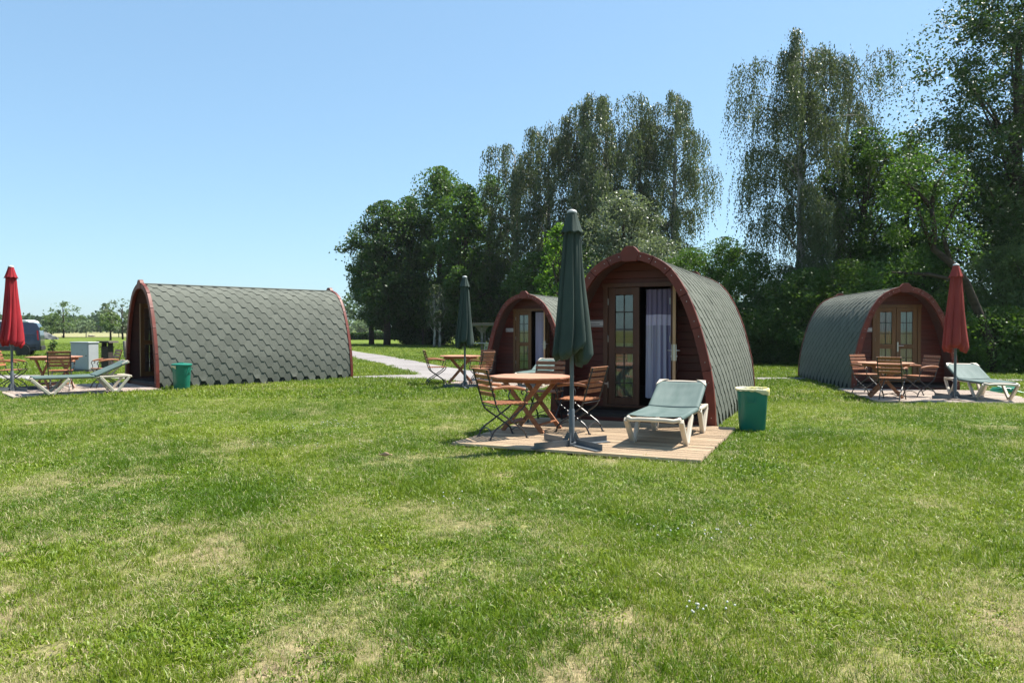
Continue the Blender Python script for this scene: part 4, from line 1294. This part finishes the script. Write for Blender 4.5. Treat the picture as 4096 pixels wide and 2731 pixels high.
# -- left-hand group, about 60 m away
broad('dark_tree', 'dark broad tree at the left end of the central tree group', at(888, 66), 66, ht(462, 66), 3.2, 2.0, 110, 230, .20, 'dark', 101, rc=.30)
broad('dark_tree', 'low dark tree with overhanging foliage next to the grey-sided cabin', at(852, 69), 69, ht(560, 69), 1.8, 3.9, 70, 200, .20, 'dark', 102, rc=.34)
broad('tall_tree', 'tall round-topped green tree left of the birches', at(1012, 67), 67, ht(384, 67), 3.4, 1.6, 130, 230, .20, 'mid', 103, rc=.28)
broad('maple_tree', 'bright green maple in front of the tall round-topped tree', at(1068, 62), 62, ht(424, 62), 2.2, 2.0, 60, 230, .21, 'oak', 104, rc=.32)
broad('tall_tree', 'tall dark tree filling the gap behind the maple', at(940, 70), 70, ht(452, 70), 2.8, 1.2, 90, 220, .20, 'dark', 105, rc=.30)
broad('tall_tree', 'leafy dark tree between the maple and the first birch', at(1128, 67), 67, ht(402, 67), 2.6, 1.2, 80, 200, .20, 'mid', 113, rc=.30)
weeping('birch_tree', 'birch with drooping grey-green twigs just right of the maple', at(1185, 63), 63, ht(338, 63), 3.3, 52, 17, .17, 'birch', 106, .17, (.9, 3.0), hb=.10)
weeping('birch_tree', 'birch standing between the maple and the two tallest birches', at(1262, 61), 61, ht(300, 61), 3.2, 52, 17, .17, 'birch', 107, .17, (.9, 3.0), hb=.10)
weeping('birch_tree', 'tall weeping birch with a rounded silvery top above the small cabin', at(1392, 58), 58, ht(222, 58), 4.2, 72, 21, .155, 'birch', 118, .15, (.9, 3.0), hb=.12)
weeping('birch_tree', 'birch hanging between the middle birches and the small bright tree', at(1322, 60), 60, ht(262, 60), 2.9, 44, 17, .165, 'birch', 115, .16, (.9, 3.0), hb=.10)
weeping('birch_tree', 'slender weeping birch in the middle of the central group, lower than its neighbours', at(1470, 59), 59, ht(262, 59), 2.6, 44, 17, .155, 'birch', 114, .15, (.9, 3.0), hb=.15)
weeping('birch_tree', 'tall weeping birch at the right end of the central group', at(1548, 57), 57, ht(216, 57), 3.2, 60, 18, .15, 'birch', 109, .15, (.8, 2.6), hb=.22)
broad('silver_willow', 'silvery willow in front of the tallest birches', at(1430, 50), 50, ht(436, 50), 2.9, 1.0, 120, 170, .15, 'silver', 110, rc=.26)
broad('silver_willow', 'lower silvery willow behind the roof of the nearest cabin', at(1512, 46), 46, ht(540, 46), 2.1, .8, 80, 170, .14, 'silver', 111, rc=.28)
broad('sapling', 'small bright yellow-green tree beside the top of the large green umbrella', at(1288, 44), 44, ht(508, 44), 1.25, 1.8, 40, 130, .15, 'bright', 112, rc=.32)
for k, (px, Y, py, rr_, lf, lab) in enumerate((
    (955, 70, 670, 2.2, 'dark', 'dark undergrowth bush at the left foot of the trees'),
    (985, 68, 640, 2.6, 'dark', 'dark undergrowth bush below the tall round-topped tree'),
    (1070, 66, 600, 2.7, 'dark', 'dark undergrowth bush below the maple'),
    (1150, 64, 590, 2.7, 'mid', 'dark undergrowth bush left of the small-looking cabin'),
    (1240, 58, 575, 2.6, 'mid', 'leafy bush above the roof of the small-looking cabin'),
    (1330, 55, 560, 2.5, 'mid', 'leafy bush behind the large green umbrella'),
    (1400, 52, 600, 2.4, 'oak', 'leafy bush behind the left shoulder of the nearest cabin'))):
    broad('bush', lab, at(px, Y), Y, ht(py, Y), rr_, .1, 80, 150, .19, lf, 130 + k, 'bushes at the foot of the central trees', cat='bush', low=.33, rc=.33)
# slender pale trunks of young birches in front of the group
for k, (px, lab) in enumerate(((998, 'left one of two slender pale birch stems on the lawn'), (1009, 'right one of two slender pale birch stems on the lawn'))):
    broad('young_birch', lab, at(px, 59), 59, 5.0, .8, 1.6, 22, 55, .13, 'birch', 150 + k, 'slender young birches', bark=M_BIRCH, trunk_r=.075)

# -- right-hand group, about 30 m away
weeping('birch_tree', 'very tall weeping birch left of the right cabin, hanging in long strands', at(1828, 34), 34, ht(80, 34), 2.75, 60, 25, .088, 'birch', 201, .080, (.7, 2.9), hb=.16, lean=(.30, 0), dens=.98)
weeping('birch_tree', 'thin weeping birch leaning out to the right of the very tall one', at(1912, 36), 36, ht(118, 36), 2.1, 34, 18, .090, 'birch', 202, .09, (.6, 2.0), hb=.3, lean=(.9, 0), bias=.45, dens=.85)
broad('oak_tree', 'green leafy tree between the very tall birch and the big tree at the right edge', at(1985, 33), 33, ht(292, 33), 2.3, 1.6, 95, 210, .115, 'oak', 203, rc=.26)
broad('oak_tree', 'green leafy tree with an uneven top left of the big tree at the right edge', at(2080, 34), 34, ht(300, 34), 2.1, 2.2, 80, 190, .115, 'oak', 204, rc=.26)
broad('big_tree', 'big dark tree at the right edge reaching above the picture', at(2330, 31), 31, ht(-90, 31), 4.1, 4.2, 190, 250, .120, 'shade', 205, rc=.20, shape=.9, low=.18)
broad('big_tree', 'tall tree mostly cut off by the right edge, behind the big dark tree', at(2440, 34), 34, ht(-40, 34), 3.6, 3.2, 110, 200, .13, 'shade', 206, rc=.23)
# leaning tree with a bent dark trunk
Y = 25.5
lt = thing('leaning_tree', 'leaning tree with a bent dark trunk behind the right red umbrella', 'tree', (at(2275, Y), Y, g(17, Y)), 0, 'trees behind the cabins')
bx = at(2275, Y)
def q_(px, py): return (at(px, Y) - bx, .25 * math.sin(px), ht(py, Y) - g(17, Y))
tk = MB()
tk.tube([(0.05, 0, -.1), q_(2272, 800), q_(2264, 735), q_(2245, 690), q_(2215, 648), q_(2180, 605), q_(2150, 570), q_(2135, 530), q_(2128, 480)],
        [.16, .155, .145, .14, .13, .12, .105, .085, .065], 10)
for a in ([(2150, 570), (2110, 520), (2085, 450), (2080, 400)], [(2128, 480), (2140, 430), (2165, 390)], [(2128, 480), (2105, 440), (2060, 420)], [(2180, 605), (2170, 540), (2200, 470), (2210, 420)], [(2215, 648), (2130, 630), (2050, 625), (1990, 640)]):
    n_ = len(a); tk.tube([q_(*p) for p in a], [.075 * (1 - .8 * k / (n_ - 1)) + .008 for k in range(n_)], 7)
obj('trunk', tk.mesh('trunk', 'all', fix=False), M_BARK, lt)
rg = np.random.default_rng(207); P = []
for c in [(2085, 420), (2060, 400), (2110, 380), (2165, 390), (2205, 430), (2060, 450), (2140, 440), (2190, 500), (2040, 480), (2000, 640), (2100, 600), (2230, 560), (2170, 350), (2120, 520), (2070, 540)]:
    k = 520; P.append(np.array(q_(*c)) + unit(k, rg) * (rg.random(k) ** .5)[:, None] * rg.uniform(.45, .85) + rg.normal(size=3) * np.array([0, .5, 0]))
obj('crown', leaves(np.concatenate(P), .10, .62, rg, None, 'crown', LM['oak']), None, lt)
for k, (px, Y, py, rr_, lf, n_, lab) in enumerate((
    (1590, 38, 565, 1.9, 'mid', 90, 'tall bush behind the right shoulder of the nearest cabin'),
    (1665, 36, 540, 1.7, 'oak', 90, 'tall bush right of the nearest cabin, below the open sky'),
    (1735, 34, 575, 1.7, 'mid', 90, 'tall bush at the foot of the very tall birch'),
    (1790, 32, 640, 1.7, 'dark', 90, 'dark bush between the nearest cabin and the right cabin'),
    (1700, 32.5, 690, 1.5, 'dark', 70, 'low dark bush behind the green bin'),
    (1860, 31.5, 610, 1.7, 'mid', 90, 'leafy bush behind the roof of the right cabin'),
    (1945, 31, 590, 1.7, 'mid', 90, 'leafy bush above the middle of the right cabin roof'),
    (2030, 30.5, 600, 1.7, 'oak', 90, 'leafy bush above the front of the right cabin'),
    (2120, 30, 560, 1.8, 'oak', 90, 'leafy bush between the right cabin and the leaning trunk'),
    (2285, 26.2, 700, 1.5, 'mid', 70, 'loose leafy bush at the foot of the leaning trunk'),
    (2205, 30, 640, 1.5, 'willow', 80, 'pale leafy bush right behind the faded red umbrella'),
    (2300, 28.6, 560, 1.9, 'willow', 120, 'pale willow bush at the right edge behind the lounger'),
    (2385, 27.5, 520, 1.9, 'willow', 110, 'pale willow bush cut by the right edge of the picture'),
    (2460, 27, 500, 2.0, 'willow', 90, 'willow bush beyond the right edge'),
    )):
    if lab.endswith('beyond the right edge'): continue
    broad('bush', lab, at(px, Y), Y, ht(py, Y), rr_, .05, n_, 190, .095 if lf != 'willow' else .085, lf, 230 + k, 'bushes behind the right cabins', cat='bush', low=.34, rc=.30)

# -- young trees at the field edge, hedge and far wood
for k, (px, Y, py, rr_, lf, lab) in enumerate((
    (118, 125, 722, 1.7, 'willow', 'left one of the two young trees at the hay field edge'),
    (146, 125, 692, 2.6, 'willow', 'loose pale green young tree at the hay field edge'),
    (253, 98, 717, 1.4, 'willow', 'thin young tree nearest the left cabin, with a straight stem'),
    (281, 108, 686, 2.4, 'silver', 'loose young tree partly hidden by the left cabin'),
    (880, 106, 741, .8, 'dark', 'small dark young tree in the gap right of the grey-sided cabin'))):
    broad('young_tree', lab, at(px, Y), Y, ht(py, Y), rr_, 1.4, 46, 42, .26, lf, 300 + k, 'young trees at the field edge', rc=.26, trunk_r=.10, low=.3, dens=.55)
broad('sapling', 'tiny leafy sapling on the lawn by the van', at(121, 33), 33, .95, .22, .2, 14, 9, .09, 'mid', 320, 'saplings', trunk_r=.012, rc=.4)
rg = np.random.default_rng(400)
n = 16000
P = np.stack([rg.uniform(at(800, 102), at(1010, 102), n), 102 + rg.uniform(-.7, .7, n), rg.random(n) ** .8 * 1.05], -1)
P[:, 2] *= .85 + .25 * vnoise(P[:, 0] * .8, P[:, 0] * 0 + 3)
hd = thing('hedge', 'low dark clipped hedge at the field edge right of the grey-sided cabin', 'hedge', (0, 0, 0))
obj('foliage', leaves(P, .20, .6, rg, None, 'foliage', LM['dark']), None, hd)
def wood(name, label, x0, x1, n, Y0, Y1, hfun, rr_, leafm, size, seed, per):
    rg = np.random.default_rng(seed); P = []
    for i in range(n):
        x_ = rg.uniform(x0, x1); y_ = rg.uniform(Y0, Y1); h = hfun(x_, y_) * rg.uniform(.82, 1.1); r = rr_ * rg.uniform(.7, 1.3)
        d = unit(per, rg); q = rg.random(per) ** .33
        P.append(np.array([x_, y_, h * .52]) + d * q[:, None] * np.array([r, r, h * .50]))
    P = np.concatenate(P); P[:, 2] = np.maximum(P[:, 2], .1)
    o = obj(name, leaves(P, size, .7, rg, None, name, LM[leafm]), None)
    return tag(o, label, None, None, 'stuff')
wood('far_wood', 'far dark wood along the horizon', -330, 330, 400, 290, 330,
     lambda x_, y_: 8.2 + 5.5 * float(sst(np.array((x_ + 110) / 60.0))) + 1.6 * math.sin(x_ * .07) + 1.0 * math.sin(x_ * .19 + 1), 4.6, 'far', 1.7, 401, 125)
wood('far_willows', 'row of paler low willow scrub in front of the far wood', -330, 200, 240, 262, 280,
     lambda x_, y_: 3.4 + 1.6 * math.sin(x_ * .11) + (1.8 if -62 < x_ < -40 else 0), 3.2, 'far2', 1.1, 402, 130)
# ------------------------------------------------------------------ grass: blades instanced on scattered points
def grass_mat():
    m = bpy.data.materials.new('grass_blade'); m.use_nodes = True
    nt = m.node_tree; n = nt.nodes
    p = n['Principled BSDF']; o = n['Material Output']
    p.inputs['Roughness'].default_value = .45; p.inputs['Specular IOR Level'].default_value = .30
    dr = n.new('ShaderNodeAttribute'); dr.attribute_type = 'INSTANCER'; dr.attribute_name = 'dry'
    rn = n.new('ShaderNodeAttribute'); rn.attribute_type = 'INSTANCER'; rn.attribute_name = 'hue'
    ge = n.new('ShaderNodeNewGeometry')
    m1 = n.new('ShaderNodeMix'); m1.data_type = 'RGBA'
    m1.inputs['A'].default_value = (.080, .156, .006, 1); m1.inputs['B'].default_value = (.212, .272, .022, 1)
    L(nt, rn.outputs['Fac'], m1.inputs['Factor'])
    m2 = n.new('ShaderNodeMix'); m2.data_type = 'RGBA'; m2.inputs['B'].default_value = (.50, .43, .25, 1)
    pw = n.new('ShaderNodeMath'); pw.operation = 'MULTIPLY'
    # dry share of blades: a blade turns straw when its own random value lies below the local dryness
    cp = n.new('ShaderNodeMath'); cp.operation = 'LESS_THAN'
    md = n.new('ShaderNodeMath'); md.operation = 'MULTIPLY_ADD'; md.inputs[1].default_value = .72; md.inputs[2].default_value = .06
    L(nt, dr.outputs['Fac'], md.inputs[0])
    L(nt, ge.outputs['Random Per Island'], cp.inputs[0]); L(nt, md.outputs[0], cp.inputs[1])
    pw.inputs[1].default_value = .85
    L(nt, cp.outputs[0], pw.inputs[0])
    L(nt, pw.outputs[0], m2.inputs['Factor']); L(nt, m1.outputs['Result'], m2.inputs['A'])
    L(nt, m2.outputs['Result'], p.inputs['Base Color'])
    tr = n.new('ShaderNodeBsdfTranslucent'); L(nt, m2.outputs['Result'], tr.inputs['Color'])
    ms = n.new('ShaderNodeMixShader'); ms.inputs[0].default_value = .40
    L(nt, p.outputs[0], ms.inputs[1]); L(nt, tr.outputs[0], ms.inputs[2]); L(nt, ms.outputs[0], o.inputs['Surface'])
    return m
M_GRASS = grass_mat()
def tuft(seed, nb, spread, h0, h1, w, lean_):
    rg = np.random.default_rng(seed); V = []; Fs = []
    for b in range(nb):
        a = rg.random() * 2 * PI; r = spread * math.sqrt(rg.random())
        bx_, by_ = r * math.cos(a), r * math.sin(a)
        h = rg.uniform(h0, h1); ww = w * rg.uniform(.7, 1.3)
        d = rg.random() * 2 * PI; ln = h * rg.uniform(.15, lean_)
        dx, dy = math.cos(d), math.sin(d); sx, sy_ = -dy, dx
        tw = rg.uniform(-.6, .6); sx, sy_ = sx * math.cos(tw) + dx * math.sin(tw), sy_ * math.cos(tw) + dy * math.sin(tw)
        o = len(V)
        for t, k in ((0, 1.0), (.55, .85)):
            cx_, cy_, cz = bx_ + dx * ln * t ** 2, by_ + dy * ln * t ** 2, h * t
            V += [(cx_ - sx * ww * k / 2, cy_ - sy_ * ww * k / 2, cz), (cx_ + sx * ww * k / 2, cy_ + sy_ * ww * k / 2, cz)]
        V.append((bx_ + dx * ln, by_ + dy * ln, h * (.93 - .25 * (ln / h) ** 2)))
        Fs += [(o, o + 1, o + 3, o + 2), (o + 2, o + 3, o + 4)]
    me_ = MB().add(V, Fs).mesh('grass_tuft', 'all', fix=False); me_.materials.append(M_GRASS)
    return bpy.data.objects.new('grass_tuft', me_)
tc_ = bpy.data.collections.new('grass_tuft_shapes')
for k in range(4): tc_.objects.link(tuft(10 + k, 27, .055, .014, .038, .0029, 1.15))       # short turf
for k in range(2): tc_.objects.link(tuft(20 + k, 16, .035, .035, .072, .0030, .9))         # longer tufts
for k in range(2): tc_.objects.link(tuft(30 + k, 24, .085, .028, .062, .009, .9))           # broad, for far away
for k in range(2): tc_.objects.link(tuft(40 + k, 16, .05, .012, .026, .009, 1.6))      # low broad-leaved weeds
rg = np.random.default_rng(77)
zones = [(2.35, 4.2, 1500), (4.2, 6.5, 950), (6.5, 10, 500), (10, 15, 230), (15, 24, 90), (24, 40, 40), (40, 75, 10)]
X = []; Yv = []; FAR = []
for y0, y1, den in zones:
    hw_ = .80 * y1 + 1.0
    n = int((y1 - y0) * 2 * hw_ * den)
    xs = rg.uniform(-hw_, hw_, n); ys = rg.uniform(y0, y1, n)
    k = np.abs(xs) < .80 * ys + 1.0
    X.append(xs[k]); Yv.append(ys[k]); FAR.append(np.full(k.sum(), y0))
X = np.concatenate(X); Yv = np.concatenate(Yv); FAR = np.concatenate(FAR)
keep = np.ones(len(X), bool)
def cut_rect(org, rz, u0, u1, v0, v1):
    global keep
    dx, dy = X - org[0], Yv - org[1]
    u = dx * math.cos(rz) + dy * math.sin(rz); v = -dx * math.sin(rz) + dy * math.cos(rz)
    keep &= ~((u > u0) & (u < u1) & (v > v0) & (v < v1))
for org, a, u0, u1, v0, v1 in ((POD_A, -24, -1.42, 1.53, -2.94, 0), (POD_B, -24, -1.5, 1.5, -3.0, 0), (POD_C, -47.2, -1.1, 1.9, -3.0, 0), ((9.55, 18.0), -11, -1.55, 1.75, -3.45, 0)):
    cut_rect(org, R(a), u0 + .02, u1 - .02, v0 + .02, v1)
for org, a in ((POD_A, -24), (POD_B, -24), (POD_C, -47.2), (POD_D, -7.5)): cut_rect(org, R(a), -1.24, 1.24, -.08, 5.1)
def in_poly(px, py, poly):
    c = np.zeros(len(px), bool); j = len(poly) - 1
    for i in range(len(poly)):
        xi, yi = poly[i]; xj, yj = poly[j]
        c ^= ((yi > py) != (yj > py)) & (px < (xj - xi) * (py - yi) / (yj - yi + 1e-12) + xi); j = i
    return c
wob = (vnoise(X * 2.0, Yv * 2.0) - .5) * .35
for poly in ([(-13, 43), (-7.9, 36.6), (-5.6, 30.9), (-3.4, 24.6), (-2.6, 21.35), (-.4, 21.2), (.4, 25.4), (-1.6, 26.4), (-3.4, 30.1), (-6.1, 37.8), (-10.5, 48.6), (-19, 64)],
             [(-40, 20.2), (-14, 20.6), (-8, 20.9), (-4.6, 21.0), (-2.7, 20.9), (-.9, 20.9), (-1.6, 23.2), (-3.3, 22.6), (-4.6, 21.6), (-8, 21.7), (-14, 22.3), (-40, 22.2)],
             [(3.5, 22.0), (9, 22.2), (14, 21.4), (26, 19.5), (26, 20.6), (14, 22.1), (9, 22.9), (3.5, 23.0)]):
    keep &= ~in_poly(X + wob, Yv + wob, poly)
d_ = dryness(X, Yv)
keep &= rg.random(len(X)) > d_ * .58
X, Yv, FAR, d_ = X[keep], Yv[keep], FAR[keep], d_[keep]
N = len(X)
lush = fbm(X * 1.3 + 90, Yv * 1.1 + 40, 3)
ix = rg.integers(0, 4, N)
longer = rg.random(N) < np.clip((lush - .50) * 1.9 + .06, .02, .6)
ix[longer] = 4 + rg.integers(0, 2, longer.sum())
far_ = FAR >= 15
fm_ = far_ & (rg.random(N) < .8)
ix[fm_] = 6 + rg.integers(0, 2, fm_.sum())
weed = (fbm(X * 2.6 + 31, Yv * 2.2 + 5, 3) > .60) & (rg.random(N) < .55) & (Yv < 12)
ix[weed] = 8 + rg.integers(0, 2, weed.sum())
scl = rg.uniform(.75, 1.35, N) * (1 - .38 * d_) * (.82 + .5 * lush)
scl = np.where(FAR >= 6.5, scl * 1.15, scl)
scl = np.where(FAR >= 24, scl * 1.1, scl)
rot = np.stack([rg.normal(size=N) * .22, rg.normal(size=N) * .22, rg.random(N) * 2 * PI], -1)
# a few meadow tufts grow taller along the cabin walls and deck edges
me = bpy.data.meshes.new('grass')
me.vertices.add(N)
me.vertices.foreach_set('co', np.stack([X, Yv, g_arr(X, Yv) - .003], -1).astype(np.float32).ravel())
for nm, ty, arr in (('dry', 'FLOAT', d_ * (1 - sst((Yv - 15) / 12))), ('hue', 'FLOAT', np.clip(fbm(X * .8 + 7, Yv * .5, 3) * 1.5 - .35 + rg.normal(size=N) * .22, 0, 1)), ('scl', 'FLOAT', scl)):
    a_ = me.attributes.new(nm, ty, 'POINT'); a_.data.foreach_set('value', arr.astype(np.float32))
a_ = me.attributes.new('idx', 'INT', 'POINT'); a_.data.foreach_set('value', ix.astype(np.int32))
a_ = me.attributes.new('rot', 'FLOAT_VECTOR', 'POINT'); a_.data.foreach_set('vector', rot.astype(np.float32).ravel())
grass = bpy.data.objects.new('grass', me); COL.objects.link(grass)
tag(grass, 'short green lawn grass with straw-coloured dry patches', None, None, 'stuff')
ng = bpy.data.node_groups.new('scatter_grass', 'GeometryNodeTree')
ng.interface.new_socket('Geometry', in_out='INPUT', socket_type='NodeSocketGeometry')
ng.interface.new_socket('Geometry', in_out='OUTPUT', socket_type='NodeSocketGeometry')
gi = ng.nodes.new('NodeGroupInput'); go = ng.nodes.new('NodeGroupOutput')
ci_ = ng.nodes.new('GeometryNodeCollectionInfo'); ci_.inputs['Collection'].default_value = tc_
ci_.inputs['Separate Children'].default_value = True; ci_.inputs['Reset Children'].default_value = True
ip = ng.nodes.new('GeometryNodeInstanceOnPoints'); ip.inputs['Pick Instance'].default_value = True
def na(nm, ty):
    q = ng.nodes.new('GeometryNodeInputNamedAttribute'); q.data_type = ty; q.inputs['Name'].default_value = nm
    return q.outputs['Attribute']
ng.links.new(gi.outputs[0], ip.inputs['Points']); ng.links.new(ci_.outputs[0], ip.inputs['Instance'])
ng.links.new(na('idx', 'INT'), ip.inputs['Instance Index'])
ng.links.new(na('rot', 'FLOAT_VECTOR'), ip.inputs['Rotation']); ng.links.new(na('scl', 'FLOAT'), ip.inputs['Scale'])
ng.links.new(ip.outputs[0], go.inputs[0])
gm = grass.modifiers.new('scatter', 'NODES'); gm.node_group = ng

# white clover heads dotted over the lawn, one low object
rg = np.random.default_rng(88); V = []; Fs = []
ico = MB().lathe([(.002, 0), (.0055, .003), (.006, .007), (.003, .011)], 6)
spots = [(-2.55, 10.6, .35, 26), (-3.1, 10.3, .25, 10), (.95, 3.6, .07, 14), (1.35, 5.0, .25, 16), (-.55, 5.9, .3, 8), (3.4, 7.4, .9, 22), (5.0, 9.5, 1.4, 22), (-1.8, 8.8, .6, 14)]
mb = MB()
for x, y, s, k in spots:
    for i in range(k):
        px, py = x + rg.normal() * s, y + rg.normal() * s * .7
        o_ = (px, py, g(px, py) + rg.uniform(.03, .055))
        mb.add([(a + o_[0], b + o_[1], c + o_[2]) for a, b, c in ico.v], ico.f)
M_CLOV = mat('clover_white', (.72, .72, .68), (.6, .6, .55), (90, 90, 90), .8)
tag(obj('clover_flowers', mb, M_CLOV), 'scattered white clover heads in the lawn', None, None, 'stuff')
# ------------------------------------------------------------------ thin summer haze over the whole site
hz = bpy.data.materials.new('haze_air'); hz.use_nodes = True
n = hz.node_tree.nodes; n.clear()
ho = n.new('ShaderNodeOutputMaterial'); hv = n.new('ShaderNodeVolumePrincipled')
hv.inputs['Color'].default_value = (.86, .92, 1.0, 1); hv.inputs['Density'].default_value = .00013; hv.inputs['Anisotropy'].default_value = .25
hz.node_tree.links.new(hv.outputs[0], ho.inputs['Volume'])
hb_ = MB().box((0, 1975, 11.5), (5200, 5300, 26))
tag(obj('haze', hb_, hz), 'thin summer haze lying over the meadow and far wood', None, None, 'stuff')
